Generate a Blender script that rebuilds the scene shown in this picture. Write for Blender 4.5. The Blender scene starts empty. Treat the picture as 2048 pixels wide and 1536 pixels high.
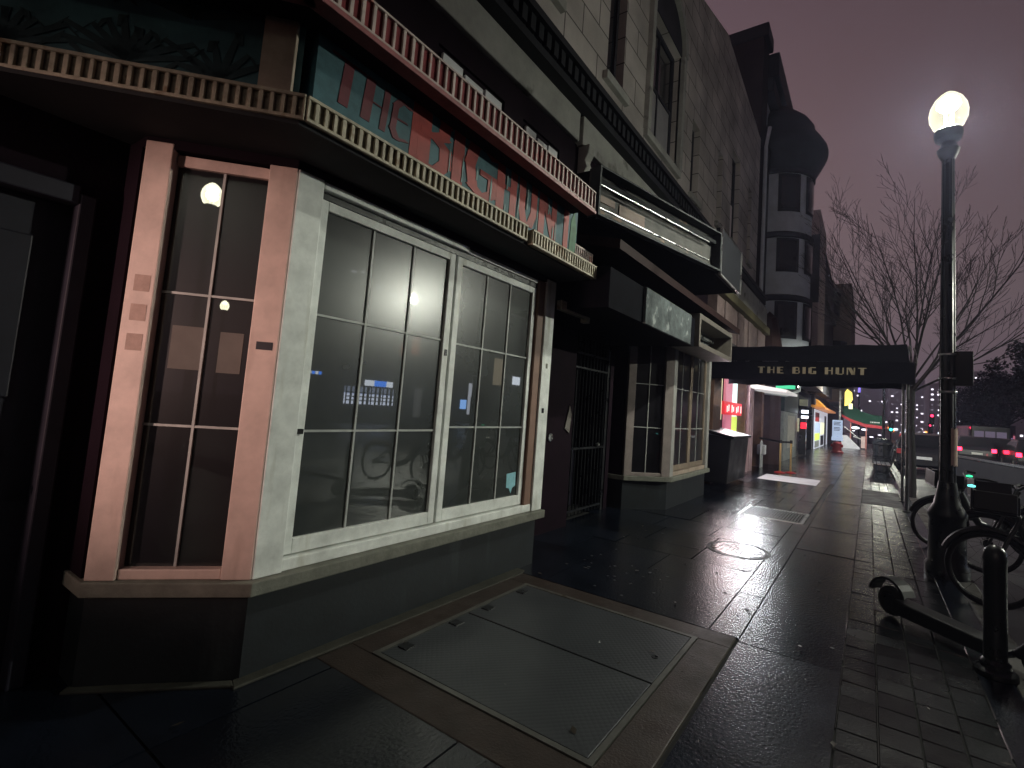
import bpy, bmesh, math, random
from mathutils import Vector, Matrix
random.seed(7)
sc = bpy.context.scene
col = sc.collection
R = math.radians

# ------------------------------------------------------------------ camera
cam_d = bpy.data.cameras.new("Camera")
cam = bpy.data.objects.new("Camera", cam_d); col.objects.link(cam)
r_ = Vector((0.8386, 0.5402, 0.0695)); f_ = Vector((-0.5446, 0.8347, 0.0821))
f_.normalize(); r_ = (r_ - f_ * r_.dot(f_)).normalized(); u_ = r_.cross(f_)
cam.matrix_world = Matrix(((r_.x, u_.x, -f_.x, 0), (r_.y, u_.y, -f_.y, 0), (r_.z, u_.z, -f_.z, 1.6), (0, 0, 0, 1)))
cam_d.sensor_width = 36; cam_d.lens = 36 * 979.6 / 2048
cam_d.shift_x = -80.65 / 2048; cam_d.shift_y = -36.94 / 2048
cam_d.clip_start = 0.05; cam_d.clip_end = 3000
sc.camera = cam

# ------------------------------------------------------------------ night sky, exposure
w = bpy.data.worlds.new("World"); sc.world = w; w.use_nodes = True
nt = w.node_tree; N = nt.nodes; L = nt.links; N.clear()
out = N.new('ShaderNodeOutputWorld'); bg = N.new('ShaderNodeBackground')
tc = N.new('ShaderNodeTexCoord'); sep = N.new('ShaderNodeSeparateXYZ')
L.new(tc.outputs['Generated'], sep.inputs[0])
ramp = N.new('ShaderNodeValToRGB'); e = ramp.color_ramp.elements
e[0].position = 0.0; e[0].color = (.200, .145, .175, 1)
e[1].position = 1.0; e[1].color = (.075, .050, .062, 1)
for p, c in ((.22, (.195, .140, .150, 1)), (.45, (.150, .096, .104, 1)), (.65, (.105, .068, .080, 1))):
    x = ramp.color_ramp.elements.new(p); x.color = c
L.new(sep.outputs['Z'], ramp.inputs[0])
# the glow of the town lies to the left end of the street, the sky over the far side is darker
mr = N.new('ShaderNodeMapRange'); mr.inputs[1].default_value = -.35; mr.inputs[2].default_value = .65
mr.inputs[3].default_value = 1.2; mr.inputs[4].default_value = .14
L.new(sep.outputs['X'], mr.inputs[0])
nz = N.new('ShaderNodeTexNoise'); nz.inputs['Scale'].default_value = 2.2; nz.inputs['Detail'].default_value = 4
L.new(tc.outputs['Generated'], nz.inputs['Vector'])
m2 = N.new('ShaderNodeMapRange'); m2.inputs[3].default_value = .93; m2.inputs[4].default_value = 1.07
L.new(nz.outputs[0], m2.inputs[0])
mm = N.new('ShaderNodeMath'); mm.operation = 'MULTIPLY'
L.new(mr.outputs[0], mm.inputs[0]); L.new(m2.outputs[0], mm.inputs[1])
L.new(ramp.outputs[0], bg.inputs[0]); L.new(mm.outputs[0], bg.inputs[1]); L.new(bg.outputs[0], out.inputs[0])
sc.view_settings.view_transform = 'Standard'; sc.view_settings.look = 'None'
sc.view_settings.exposure = 0; sc.view_settings.gamma = 1
try:
    sc.cycles.sample_clamp_indirect = 4.0
    sc.cycles.caustics_reflective = False; sc.cycles.caustics_refractive = False
except Exception: pass

# ------------------------------------------------------------------ materials
MATS = {}
def mat(name, c, rough=.6, spec=.5, metal=0., var=.25, vs=3., bump=0., bs=40., coat=0., coat_r=.05, stain=None, rvar=0., emit=None, es=0., streak=False):
    m = bpy.data.materials.new(name); m.use_nodes = True
    n = m.node_tree.nodes; l = m.node_tree.links; p = n['Principled BSDF']
    p.inputs['Roughness'].default_value = rough; p.inputs['Specular IOR Level'].default_value = spec
    p.inputs['Metallic'].default_value = metal; p.inputs['Coat Weight'].default_value = coat; p.inputs['Coat Roughness'].default_value = coat_r
    t = n.new('ShaderNodeTexCoord')
    if var > 0:
        a = n.new('ShaderNodeTexNoise'); a.inputs['Scale'].default_value = vs; a.inputs['Detail'].default_value = 6; a.inputs['Roughness'].default_value = .65
        l.new(t.outputs['Object'], a.inputs['Vector'])
        cr = n.new('ShaderNodeValToRGB'); q = cr.color_ramp.elements
        q[0].position = .3; q[1].position = .72
        q[0].color = tuple(max(0, k * (1 - var)) for k in c) + (1,); q[1].color = tuple(min(1, k * (1 + var * .6)) for k in c) + (1,)
        l.new(a.outputs[0], cr.inputs[0]); co = cr.outputs[0]
        if stain:
            b = n.new('ShaderNodeTexNoise'); b.inputs['Scale'].default_value = stain[1]; b.inputs['Detail'].default_value = 8
            if streak:
                mpp = n.new('ShaderNodeMapping'); mpp.inputs['Scale'].default_value = (1, 1, .16); l.new(t.outputs['Object'], mpp.inputs[0]); l.new(mpp.outputs[0], b.inputs['Vector'])
            else: l.new(t.outputs['Object'], b.inputs['Vector'])
            k = n.new('ShaderNodeValToRGB'); k.color_ramp.elements[0].position = stain[2]; k.color_ramp.elements[1].position = stain[2] + (.22 if streak else .08)
            l.new(b.outputs[0], k.inputs[0])
            mx = n.new('ShaderNodeMix'); mx.data_type = 'RGBA'
            l.new(k.outputs[0], mx.inputs['Factor']); l.new(co, mx.inputs['A']); mx.inputs['B'].default_value = tuple(stain[0]) + (1,)
            co = mx.outputs['Result']
        l.new(co, p.inputs['Base Color'])
        if rvar > 0:
            mrn = n.new('ShaderNodeMapRange'); mrn.inputs[1].default_value = .35; mrn.inputs[2].default_value = .65
            mrn.inputs[3].default_value = max(.02, rough - rvar); mrn.inputs[4].default_value = min(1, rough + rvar)
            a2 = n.new('ShaderNodeTexNoise'); a2.inputs['Scale'].default_value = vs * .7; a2.inputs['Detail'].default_value = 5
            l.new(t.outputs['Object'], a2.inputs['Vector']); l.new(a2.outputs[0], mrn.inputs[0]); l.new(mrn.outputs[0], p.inputs['Roughness'])
    else:
        p.inputs['Base Color'].default_value = tuple(c) + (1,)
    if bump > 0:
        b2 = n.new('ShaderNodeTexNoise'); b2.inputs['Scale'].default_value = bs; b2.inputs['Detail'].default_value = 4
        l.new(t.outputs['Object'], b2.inputs['Vector'])
        bp = n.new('ShaderNodeBump'); bp.inputs['Strength'].default_value = bump; bp.inputs['Distance'].default_value = .01
        l.new(b2.outputs[0], bp.inputs['Height']); l.new(bp.outputs[0], p.inputs['Normal'])
        if coat > 0: l.new(bp.outputs[0], p.inputs['Coat Normal']) if False else None
    if emit:
        p.inputs['Emission Color'].default_value = tuple(emit) + (1,); p.inputs['Emission Strength'].default_value = es
    MATS[name] = m
    return m
def glow(name, c, s):
    m = bpy.data.materials.new(name); m.use_nodes = True
    n = m.node_tree.nodes; l = m.node_tree.links
    p = n['Principled BSDF']; p.inputs['Base Color'].default_value = tuple(k * .5 for k in c) + (1,)
    p.inputs['Emission Color'].default_value = tuple(c) + (1,); p.inputs['Emission Strength'].default_value = s
    MATS[name] = m; return m

white_paint = mat('white_paint', (.76, .78, .76), .5, .4, var=.28, vs=5, bump=.35, bs=5, stain=((.44, .43, .37), 9, .58), streak=True)
pink_lit = mat('pink_lit_paint', (.62, .47, .42), .5, .4, var=.25, vs=4, bump=.45, bs=5, stain=((.40, .28, .24), 8, .58), streak=True)  # pink lamp light on the posts is put into this colour; streaks are grime
brown_lit_paint = mat('brown_lit_paint', (.20, .11, .08), .6)  # warm light on the post's side face is put into this brown
base_tile = mat('dark_base_panel', (.009, .012, .0155), .55, .4, var=.4, vs=4, stain=((.034, .040, .044), 4.5, .58), bump=.1, streak=True)
sill_stone = mat('grey_sill', (.17, .17, .145), .7, .3, var=.35, vs=8, bump=.3)
muntin_m = mat('muntin_paint', (.40, .41, .40), .5, .4, var=.25, vs=8)
maroon = mat('maroon_wall', (.009, .004, .008), .75, .08, var=.3, vs=3, bump=.15)
dark_metal = mat('dark_metal', (.008, .009, .011), .36, .4, var=.3, vs=12, rvar=.12)
dark_door = mat('dark_door', (.016, .015, .026), .5, .4, var=.3, vs=5)
soffit_m = mat('soffit_paint', (.030, .031, .035), .8, .2, var=.2)
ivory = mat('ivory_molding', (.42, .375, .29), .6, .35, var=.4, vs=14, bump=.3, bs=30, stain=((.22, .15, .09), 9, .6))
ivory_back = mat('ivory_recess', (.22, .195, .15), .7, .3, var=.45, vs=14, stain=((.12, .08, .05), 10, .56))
red_back = mat('red_recess', (.17, .018, .024), .65, .3, var=.35, vs=8)
pale_rib = mat('pale_rib', (.42, .34, .32), .6, .3, var=.3, vs=10, stain=((.40, .16, .14), 8, .6))
pink_edge = mat('pink_red_edge', (.25, .075, .08), .55, .35, var=.35, vs=8)
teal = mat('teal_mural', (.045, .115, .14), .65, .3, var=.5, vs=4, bump=.1)
mural_red = mat('mural_red', (.27, .022, .018), .6, .35, var=.4, vs=5)
mural_dred = mat('mural_dark_red', (.10, .010, .02), .6, .35, var=.4, vs=6)
mural_pale = mat('mural_pale', (.18, .27, .27), .65, .3, var=.4, vs=9)
mural_green = mat('mural_green', (.06, .16, .09), .65, .3, var=.5, vs=7)
palm_dark = mat('mural_leaf', (.02, .045, .055), .7, .3, var=.4, vs=7)
beige = mat('beige_post', (.34, .27, .22), .6, .3, var=.3, vs=6, stain=((.14, .09, .06), 7, .68))
lintel_m = mat('pale_lintel', (.40, .40, .37), .75, .25, var=.3, vs=2, stain=((.16, .16, .14), 2.5, .6), bump=.2)
cornice_m = mat('dark_cornice', (.014, .017, .021), .6, .3, var=.4, vs=3)
blind_m = mat('white_blind', (.60, .60, .62), .8, .2, var=.1)
brass = mat('brass', (.75, .55, .25), .3, .5, metal=1, var=.15)
steel = mat('galvanised_steel', (.55, .56, .55), .32, .5, metal=1, var=.25, vs=6, rvar=.1)
weathered = mat('weathered_sign', (.10, .115, .12), .8, .2, var=.65, vs=5, stain=((.26, .28, .28), 6, .6), bump=.2)
black_cloth = mat('black_canvas', (.0045, .0045, .007), .9, .05, var=.3, vs=6, bump=.2, bs=200)
cloth_letter = mat('cream_lettering', (.24, .20, .14), .8, .2, var=.15, vs=20)
green_cloth = mat('green_canvas', (.018, .075, .05), .8, .2, var=.2)
red_cloth = mat('red_valance', (.30, .03, .045), .8, .2, var=.2)
wood_brown = mat('brown_wood', (.16, .085, .06), .6, .3, var=.35, vs=6)
plastic_black = mat('black_plastic', (.006, .006, .008), .45, .35, var=.2, rvar=.1, bump=.05)
rubber = mat('rubber', (.008, .008, .009), .75, .3, var=.2)
chrome = mat('chrome', (.75, .76, .78), .12, .5, metal=1, var=0)
car_paint = mat('black_car_paint', (.012, .013, .016), .25, .5, var=.15, coat=.9, coat_r=.04)
car_grey = mat('grey_car_paint', (.016, .016, .019), .3, .5, var=.15, coat=.8, coat_r=.05)
glass_dark = mat('dark_glass', (.012, .013, .015), .06, .6, var=0)
concrete = mat('concrete', (.06, .056, .052), .55, .35, var=.35, vs=6, bump=.3, bs=70, rvar=.15)
border_m = mat('brownish_concrete', (.034, .024, .020), .5, .35, var=.35, vs=5, bump=.3, bs=80, rvar=.14)
pale_curb = mat('pale_mortar', (.040, .039, .032), .7, .3, var=.45, vs=6, bump=.4)
paper = mat('paper', (.15, .135, .125), .85, .2, var=.12, vs=8)
flyer_m = mat('torn_paper', (.62, .47, .40), .85, .2, var=.2, vs=14)
sticker_m = mat('blue_sticker', (.26, .52, .60), .5, .3, var=.15, vs=30)
bark = mat('bark', (.016, .015, .016), .85, .2, var=.35, vs=20, bump=.5)
leaf_m = mat('dark_leaves', (.007, .010, .010), .6, .3, var=.5, vs=.8)
grey_paint_wall = mat('grey_painted_wall', (.58, .62, .68), .8, .2, var=.2, vs=1.5, bump=.15)
grey_dark_wall = mat('dark_grey_trim', (.045, .045, .055), .8, .2, var=.3, vs=1.5)
brownstone = mat('brownstone', (.030, .021, .022), .85, .2, var=.35, vs=1, bump=.2)
pinkstone = mat('pinkish_stone', (.55, .46, .44), .85, .2, var=.3, vs=.7, bump=.15)
tower_m = mat('tower_concrete', (.50, .47, .52), .8, .2, var=.2, vs=.2)
opp_wall = mat('opposite_wall', (.06, .055, .055), .8, .2, var=.3, vs=.6)
ped_grey = mat('grey_panel', (.32, .34, .34), .6, .3, var=.35, vs=6)
red_plastic = mat('red_plastic', (.35, .025, .03), .45, .4, var=.2)
bike_grey = mat('bike_grey', (.03, .034, .034), .4, .5, var=.2)
yellow_wall = mat('ochre_trim', (.12, .105, .055), .7, .3, var=.2)
ramp_white = mat('white_board', (.66, .66, .70), .7, .3, var=.1)

def window_glass(name, base, r=.3, coat=.6, coat_r=.012, dirt=.5):
    m = bpy.data.materials.new(name); m.use_nodes = True
    n = m.node_tree.nodes; l = m.node_tree.links; p = n['Principled BSDF']
    t = n.new('ShaderNodeTexCoord'); a = n.new('ShaderNodeTexNoise'); a.inputs['Scale'].default_value = 1.6; a.inputs['Detail'].default_value = 7
    l.new(t.outputs['Object'], a.inputs['Vector'])
    cr = n.new('ShaderNodeValToRGB'); q = cr.color_ramp.elements; q[0].position = .3; q[1].position = .75
    q[0].color = tuple(k * (1 - dirt) for k in base) + (1,); q[1].color = tuple(k * (1 + dirt * .6) for k in base) + (1,)
    l.new(a.outputs[0], cr.inputs[0]); l.new(cr.outputs[0], p.inputs['Base Color'])
    p.inputs['Roughness'].default_value = r; p.inputs['Specular IOR Level'].default_value = .32
    p.inputs['Coat Weight'].default_value = coat; p.inputs['Coat Roughness'].default_value = coat_r; p.inputs['Coat IOR'].default_value = 1.6
    return m
pane_front = window_glass('bay_glass', (.040, .045, .044), .24, .95, .012, .4)
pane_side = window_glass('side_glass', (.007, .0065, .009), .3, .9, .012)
pane_up = window_glass('upper_glass', (.02, .022, .028), .2, .8, .03)

def stone_mat():
    m = bpy.data.materials.new('ashlar_stone'); m.use_nodes = True
    n = m.node_tree.nodes; l = m.node_tree.links; p = n['Principled BSDF']
    t = n.new('ShaderNodeTexCoord'); mp = n.new('ShaderNodeMapping'); mp.inputs['Rotation'].default_value = (0, 0, 0)
    sx = n.new('ShaderNodeSeparateXYZ'); cx = n.new('ShaderNodeCombineXYZ')
    l.new(t.outputs['Object'], sx.inputs[0]); l.new(sx.outputs['Y'], cx.inputs['X']); l.new(sx.outputs['Z'], cx.inputs['Y'])
    b = n.new('ShaderNodeTexBrick'); b.inputs['Scale'].default_value = 1
    b.inputs['Brick Width'].default_value = .95; b.inputs['Row Height'].default_value = .47; b.inputs['Mortar Size'].default_value = .012
    b.inputs['Color1'].default_value = (.50, .46, .43, 1); b.inputs['Color2'].default_value = (.58, .535, .50, 1); b.inputs['Mortar'].default_value = (.13, .12, .11, 1)
    l.new(cx.outputs[0], b.inputs['Vector'])
    a = n.new('ShaderNodeTexNoise'); a.inputs['Scale'].default_value = .8; a.inputs['Detail'].default_value = 8
    l.new(t.outputs['Object'], a.inputs['Vector'])
    k = n.new('ShaderNodeMapRange'); k.inputs[1].default_value = .3; k.inputs[2].default_value = .7; k.inputs[3].default_value = .6; k.inputs[4].default_value = 1.25
    l.new(a.outputs[0], k.inputs[0])
    mx = n.new('ShaderNodeMix'); mx.data_type = 'RGBA'; mx.blend_type = 'MULTIPLY'; mx.inputs['Factor'].default_value = 1
    l.new(b.outputs[0], mx.inputs['A']); l.new(k.outputs[0], mx.inputs['B']); l.new(mx.outputs['Result'], p.inputs['Base Color'])
    bp = n.new('ShaderNodeBump'); bp.inputs['Strength'].default_value = .8; bp.inputs['Distance'].default_value = .02; bp.invert = True
    l.new(b.outputs['Fac'], bp.inputs['Height'])
    a3 = n.new('ShaderNodeTexNoise'); a3.inputs['Scale'].default_value = 14; a3.inputs['Detail'].default_value = 6
    l.new(t.outputs['Object'], a3.inputs['Vector'])
    b3 = n.new('ShaderNodeBump'); b3.inputs['Strength'].default_value = .35; b3.inputs['Distance'].default_value = .02
    l.new(a3.outputs[0], b3.inputs['Height']); l.new(bp.outputs[0], b3.inputs['Normal'])
    l.new(b3.outputs[0], p.inputs['Normal']); p.inputs['Roughness'].default_value = .85; p.inputs['Specular IOR Level'].default_value = .2
    return m
stone = stone_mat()

def wet_mat(name, c, r0, r1, vs=1.3, bump=.35, bs=55, var=.35, spec=.5, per=.0):
    """wet paving: puddly patches are smooth, the rest rough"""
    m = bpy.data.materials.new(name); m.use_nodes = True
    n = m.node_tree.nodes; l = m.node_tree.links; p = n['Principled BSDF']
    t = n.new('ShaderNodeTexCoord')
    a = n.new('ShaderNodeTexNoise'); a.inputs['Scale'].default_value = vs; a.inputs['Detail'].default_value = 7; a.inputs['Roughness'].default_value = .6
    l.new(t.outputs['Object'], a.inputs['Vector'])
    k = n.new('ShaderNodeMapRange'); k.inputs[1].default_value = .4; k.inputs[2].default_value = .62; k.inputs[3].default_value = r0; k.inputs[4].default_value = r1
    l.new(a.outputs[0], k.inputs[0]); l.new(k.outputs[0], p.inputs['Roughness'])
    g = n.new('ShaderNodeTexNoise'); g.inputs['Scale'].default_value = vs * 4; g.inputs['Detail'].default_value = 8
    l.new(t.outputs['Object'], g.inputs['Vector'])
    cr = n.new('ShaderNodeValToRGB'); q = cr.color_ramp.elements; q[0].position = .3; q[1].position = .7
    q[0].color = tuple(x * (1 - var) for x in c) + (1,); q[1].color = tuple(x * (1 + var) for x in c) + (1,)
    l.new(g.outputs[0], cr.inputs[0])
    co = cr.outputs[0]
    if per > 0:
        oi = n.new('ShaderNodeNewGeometry'); pr = n.new('ShaderNodeMapRange'); pr.inputs[3].default_value = 1 - per; pr.inputs[4].default_value = 1 + per
        l.new(oi.outputs['Random Per Island'], pr.inputs[0])
        mx = n.new('ShaderNodeMix'); mx.data_type = 'RGBA'; mx.blend_type = 'MULTIPLY'; mx.inputs['Factor'].default_value = 1
        l.new(co, mx.inputs['A']); l.new(pr.outputs[0], mx.inputs['B']); co = mx.outputs['Result']
    l.new(co, p.inputs['Base Color'])
    if per > 0:
        ad = n.new('ShaderNodeMath'); ad.operation = 'ADD'; rr_ = n.new('ShaderNodeMapRange'); rr_.inputs[3].default_value = -.04; rr_.inputs[4].default_value = .03
        l.new(oi.outputs['Random Per Island'], rr_.inputs[0]); l.new(k.outputs[0], ad.inputs[0]); l.new(rr_.outputs[0], ad.inputs[1]); l.new(ad.outputs[0], p.inputs['Roughness'])
    h = n.new('ShaderNodeTexNoise'); h.inputs['Scale'].default_value = bs; h.inputs['Detail'].default_value = 5
    l.new(t.outputs['Object'], h.inputs['Vector'])
    bp = n.new('ShaderNodeBump'); bp.inputs['Strength'].default_value = bump; bp.inputs['Distance'].default_value = .006
    l.new(h.outputs[0], bp.inputs['Height']); l.new(bp.outputs[0], p.inputs['Normal'])
    p.inputs['Specular IOR Level'].default_value = spec
    return m
slab_m = wet_mat('wet_slab', (.005, .007, .012), .18, .23, vs=.7, per=.35, bump=.5, bs=48)
brick_m = wet_mat('wet_brick', (.0075, .009, .0105), .20, .27, vs=2, per=.35, bump=.4)
asphalt_m = wet_mat('wet_asphalt', (.016, .016, .019), .3, .5, vs=.6, bump=.6, bs=120)
soil_m = wet_mat('wet_soil', (.03, .03, .032), .5, .8, vs=3, bump=1, bs=40)

def plate_mat():
    m = bpy.data.materials.new('tread_plate'); m.use_nodes = True
    n = m.node_tree.nodes; l = m.node_tree.links; p = n['Principled BSDF']
    t = n.new('ShaderNodeTexCoord')
    v = n.new('ShaderNodeTexVoronoi'); v.inputs['Scale'].default_value = 34; v.inputs['Randomness'].default_value = 0
    mp = n.new('ShaderNodeMapping'); mp.inputs['Rotation'].default_value = (0, 0, R(45)); l.new(t.outputs['Object'], mp.inputs[0]); l.new(mp.outputs[0], v.inputs['Vector'])
    bp = n.new('ShaderNodeBump'); bp.invert = True; bp.inputs['Strength'].default_value = .5; bp.inputs['Distance'].default_value = .004
    l.new(v.outputs['Distance'], bp.inputs['Height']); l.new(bp.outputs[0], p.inputs['Normal'])
    a = n.new('ShaderNodeTexNoise'); a.inputs['Scale'].default_value = 2.5; a.inputs['Detail'].default_value = 8
    l.new(t.outputs['Object'], a.inputs['Vector'])
    cr = n.new('ShaderNodeValToRGB'); q = cr.color_ramp.elements; q[0].position = .3; q[1].position = .7
    q[0].color = (.032, .036, .041, 1); q[1].color = (.052, .057, .062, 1); l.new(a.outputs[0], cr.inputs[0]); l.new(cr.outputs[0], p.inputs['Base Color'])
    p.inputs['Metallic'].default_value = .15; p.inputs['Roughness'].default_value = .42
    return m
plate_m = plate_mat()

def globe_mat(nm='lamp_globe_glass', k=.62):
    m = bpy.data.materials.new(nm); m.use_nodes = True
    n = m.node_tree.nodes; l = m.node_tree.links
    o = n['Material Output']; n.remove(n['Principled BSDF'])
    em = n.new('ShaderNodeEmission'); em.inputs[0].default_value = (1, .98, .70, 1); em.inputs[1].default_value = .78
    lw = n.new('ShaderNodeLayerWeight'); lw.inputs[0].default_value = .35
    mr2 = n.new('ShaderNodeMapRange'); mr2.inputs[3].default_value = .62 * k; mr2.inputs[4].default_value = 1.25 * k
    l.new(lw.outputs['Facing'], mr2.inputs[0]); l.new(mr2.outputs[0], em.inputs[1])
    tr = n.new('ShaderNodeBsdfTransparent'); mx = n.new('ShaderNodeAddShader')
    tr.inputs[0].default_value = (.85, .85, .8, 1)
    l.new(em.outputs[0], mx.inputs[0]); l.new(tr.outputs[0], mx.inputs[1]); l.new(mx.outputs[0], o.inputs[0])
    return m
globe_m = globe_mat()
bulb_m = glow('lamp_bulb', (1, 1, .9), 14)
shop_white = glow('shop_white_light', (.85, .92, 1), 3.0)
shop_yellow = glow('shop_yellow_light', (1, .98, .62), 1.0)
shop_mint = glow('shop_mint_light', (.78, .95, .92), 1.1)
shop_pink = glow('shop_pink_light', (.75, .22, .32), .55)
neon_red = glow('neon_red', (1, .03, .06), 1.4)
neon_pale = glow('neon_pale', (1, .55, .5), 2.2)
sign_yellow = glow('sign_yellow', (.75, .95, .15), .85)
poster_blue = glow('poster_blue', (.50, .62, .85), .75)
green_lit = glow('green_sign', (.08, .75, .38), .9)
flood_m = glow('flood_lens', (1, 1, .82), 24)
win_warm = glow('lit_window', (.95, .9, 1), 2.2)
win_dim = glow('dim_window', (.50, .45, .55), .35)
tail_m = glow('tail_red', (1, .02, .06), 9)
head_m = glow('white_lamp', (.9, .95, 1), 6)
signal_green = glow('signal_green', (.08, .85, .75), 2.5)
signal_red = glow('signal_red', (1, .03, .10), 4)
orange_l = glow('orange_lamp', (1, .35, .08), 4)
purple_l = glow('purple_neon', (.28, .20, 1), 1.6)
arch_yellow = glow('yellow_sign_light', (1, .8, .15), 1.6)
bike_green = glow('bike_green_light', (.05, .9, .4), 1.6)
bike_cyan = glow('bike_cyan_light', (.2, .9, .85), 1.6)
blue_sign = glow('blue_sign', (.05, .25, 1), 8)
white_sign = glow('white_sign', (.8, .88, 1), 7)
warm_pane = glow('warm_pane', (1, .35, .18), .8)

# ------------------------------------------------------------------ mesh helpers
class MB:
    def __init__(s): s.v = []; s.f = []; s.mi = []; s.cur = 0
    def add(s, vs, fs):
        b = len(s.v); s.v += [tuple(p) for p in vs]; s.f += [tuple(b + i for i in q) for q in fs]; s.mi += [s.cur] * len(fs); return s
    def box(s, x0, x1, y0, y1, z0, z1):
        return s.add([(x0, y0, z0), (x1, y0, z0), (x1, y1, z0), (x0, y1, z0), (x0, y0, z1), (x1, y0, z1), (x1, y1, z1), (x0, y1, z1)],
              [(0, 3, 2, 1), (4, 5, 6, 7), (0, 1, 5, 4), (1, 2, 6, 5), (2, 3, 7, 6), (3, 0, 4, 7)])
    def prism(s, poly, z0, z1):           # plan polygon (x,y) counter-clockwise, extruded in z
        n = len(poly)
        vs = [(x, y, z0) for x, y in poly] + [(x, y, z1) for x, y in poly]
        fs = [tuple(range(n - 1, -1, -1)), tuple(range(n, 2 * n))] + [(i, (i + 1) % n, n + (i + 1) % n, n + i) for i in range(n)]
        return s.add(vs, fs)
    def ext(s, poly, o, a, b, d):         # polygon in plane (origin o, axes a,b), extruded by vector d
        o = Vector(o); a = Vector(a); b = Vector(b); d = Vector(d); n = len(poly)
        P = [o + a * p + b * q for p, q in poly]
        vs = P + [p + d for p in P]
        fs = [tuple(range(n - 1, -1, -1)), tuple(range(n, 2 * n))] + [(i, (i + 1) % n, n + (i + 1) % n, n + i) for i in range(n)]
        return s.add(vs, fs)
    def beam(s, p, q, w_, h_, up=(0, 0, 1)):
        p = Vector(p); q = Vector(q); d = (q - p).normalized(); u = Vector(up)
        if abs(d.dot(u)) > .98: u = Vector((1, 0, 0))
        a = d.cross(u).normalized() * w_ / 2; b = a.cross(d).normalized() * h_ / 2
        vs = [p - a - b, p + a - b, p + a + b, p - a + b, q - a - b, q + a - b, q + a + b, q - a + b]
        return s.add(vs, [(0, 3, 2, 1), (4, 5, 6, 7), (0, 1, 5, 4), (1, 2, 6, 5), (2, 3, 7, 6), (3, 0, 4, 7)])
    def tube(s, pts, rad, n=8, cap=True):
        pts = [Vector(p) for p in pts]; k = len(pts)
        rad = rad if isinstance(rad, (list, tuple)) else [rad] * k
        u = None; vs = []; fs = []
        for i, p in enumerate(pts):
            d = (pts[min(i + 1, k - 1)] - pts[max(i - 1, 0)]).normalized()
            if u is None: u = d.orthogonal().normalized()
            u = (u - d * u.dot(d)).normalized(); v = d.cross(u)
            for j in range(n):
                a = 2 * math.pi * j / n
                vs.append(p + (u * math.cos(a) + v * math.sin(a)) * rad[i])
        for i in range(k - 1):
            for j in range(n):
                fs.append((i * n + j, i * n + (j + 1) % n, (i + 1) * n + (j + 1) % n, (i + 1) * n + j))
        if cap: fs += [tuple(range(n - 1, -1, -1)), tuple((k - 1) * n + j for j in range(n))]
        return s.add(vs, fs)
    def lathe(s, prof, c=(0, 0, 0), n=20, a0=0, a1=2 * math.pi, flute=0, cap=True):
        k = len(prof); vs = []; fs = []; full = abs(a1 - a0 - 2 * math.pi) < 1e-6; m = n if full else n + 1
        for r, z in prof:
            for j in range(m):
                a = a0 + (a1 - a0) * j / n
                q = r * (1 - flute * (j % 2))
                vs.append((c[0] + q * math.cos(a), c[1] + q * math.sin(a), c[2] + z))
        for i in range(k - 1):
            for j in range(n):
                j2 = (j + 1) % m
                fs.append((i * m + j, i * m + j2, (i + 1) * m + j2, (i + 1) * m + j))
        if full and cap: fs += [tuple(range(n - 1, -1, -1)), tuple((k - 1) * n + j for j in range(n))]
        return s.add(vs, fs)
    def torus(s, c, ax, R0, r0, n=28, m=8, a0=0, a1=2 * math.pi):
        c = Vector(c); ax = Vector(ax).normalized(); u = ax.orthogonal().normalized(); v = ax.cross(u)
        if abs(ax.z) < .9: v = Vector((0, 0, 1)); v = (v - ax * v.dot(ax)).normalized(); u = v.cross(ax)
        full = abs(a1 - a0 - 2 * math.pi) < 1e-6; k = n if full else n + 1; vs = []; fs = []
        for i in range(k):
            a = a0 + (a1 - a0) * i / n; d = u * math.cos(a) + v * math.sin(a)
            for j in range(m):
                b = 2 * math.pi * j / m; vs.append(c + d * (R0 + r0 * math.cos(b)) + ax * (r0 * math.sin(b)))
        for i in range(n):
            i2 = (i + 1) % k
            for j in range(m): fs.append((i * m + j, i2 * m + j, i2 * m + (j + 1) % m, i * m + (j + 1) % m))
        return s.add(vs, fs)
    def build(s, name, m, parent=None, bevel=0., smooth=False):
        me = bpy.data.meshes.new(name); me.from_pydata(s.v, [], s.f)
        ms = m if isinstance(m, (list, tuple)) else [m]
        for q in ms: me.materials.append(q)
        if len(ms) > 1: me.polygons.foreach_set('material_index', s.mi)
        bm = bmesh.new(); bm.from_mesh(me); bmesh.ops.recalc_face_normals(bm, faces=bm.faces); bm.to_mesh(me); bm.free()
        if smooth:
            me.polygons.foreach_set('use_smooth', [True] * len(me.polygons))
            try: me.set_sharp_from_angle(angle=R(38))
            except Exception: pass
        o = bpy.data.objects.new(name, me); col.objects.link(o)
        if parent: o.parent = parent
        if bevel > 0:
            b = o.modifiers.new('bevel', 'BEVEL'); b.width = bevel; b.segments = 2; b.limit_method = 'ANGLE'
        return o
def empty(name, label, cat, loc=(0, 0, 0), group=None, rz=0):
    o = bpy.data.objects.new(name, None); col.objects.link(o); o.location = loc; o.rotation_euler = (0, 0, rz)
    o['label'] = label; o['category'] = cat
    if group: o['group'] = group
    o.empty_display_size = .2
    return o
def tag(o, label, cat, group=None):
    o['label'] = label; o['category'] = cat
    if group: o['group'] = group
    return o
def struct(o): o['kind'] = 'structure'; return o
def kids(o): return [c for c in bpy.data.objects if c.parent == o]
def copy_tree(o, parent=None):
    c = o.copy(); col.objects.link(c)
    if parent: c.parent = parent
    for k in kids(o): copy_tree(k, c)
    return c
def box(name, m, a, parent=None, bevel=0.): return MB().box(*a).build(name, m, parent, bevel)

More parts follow.
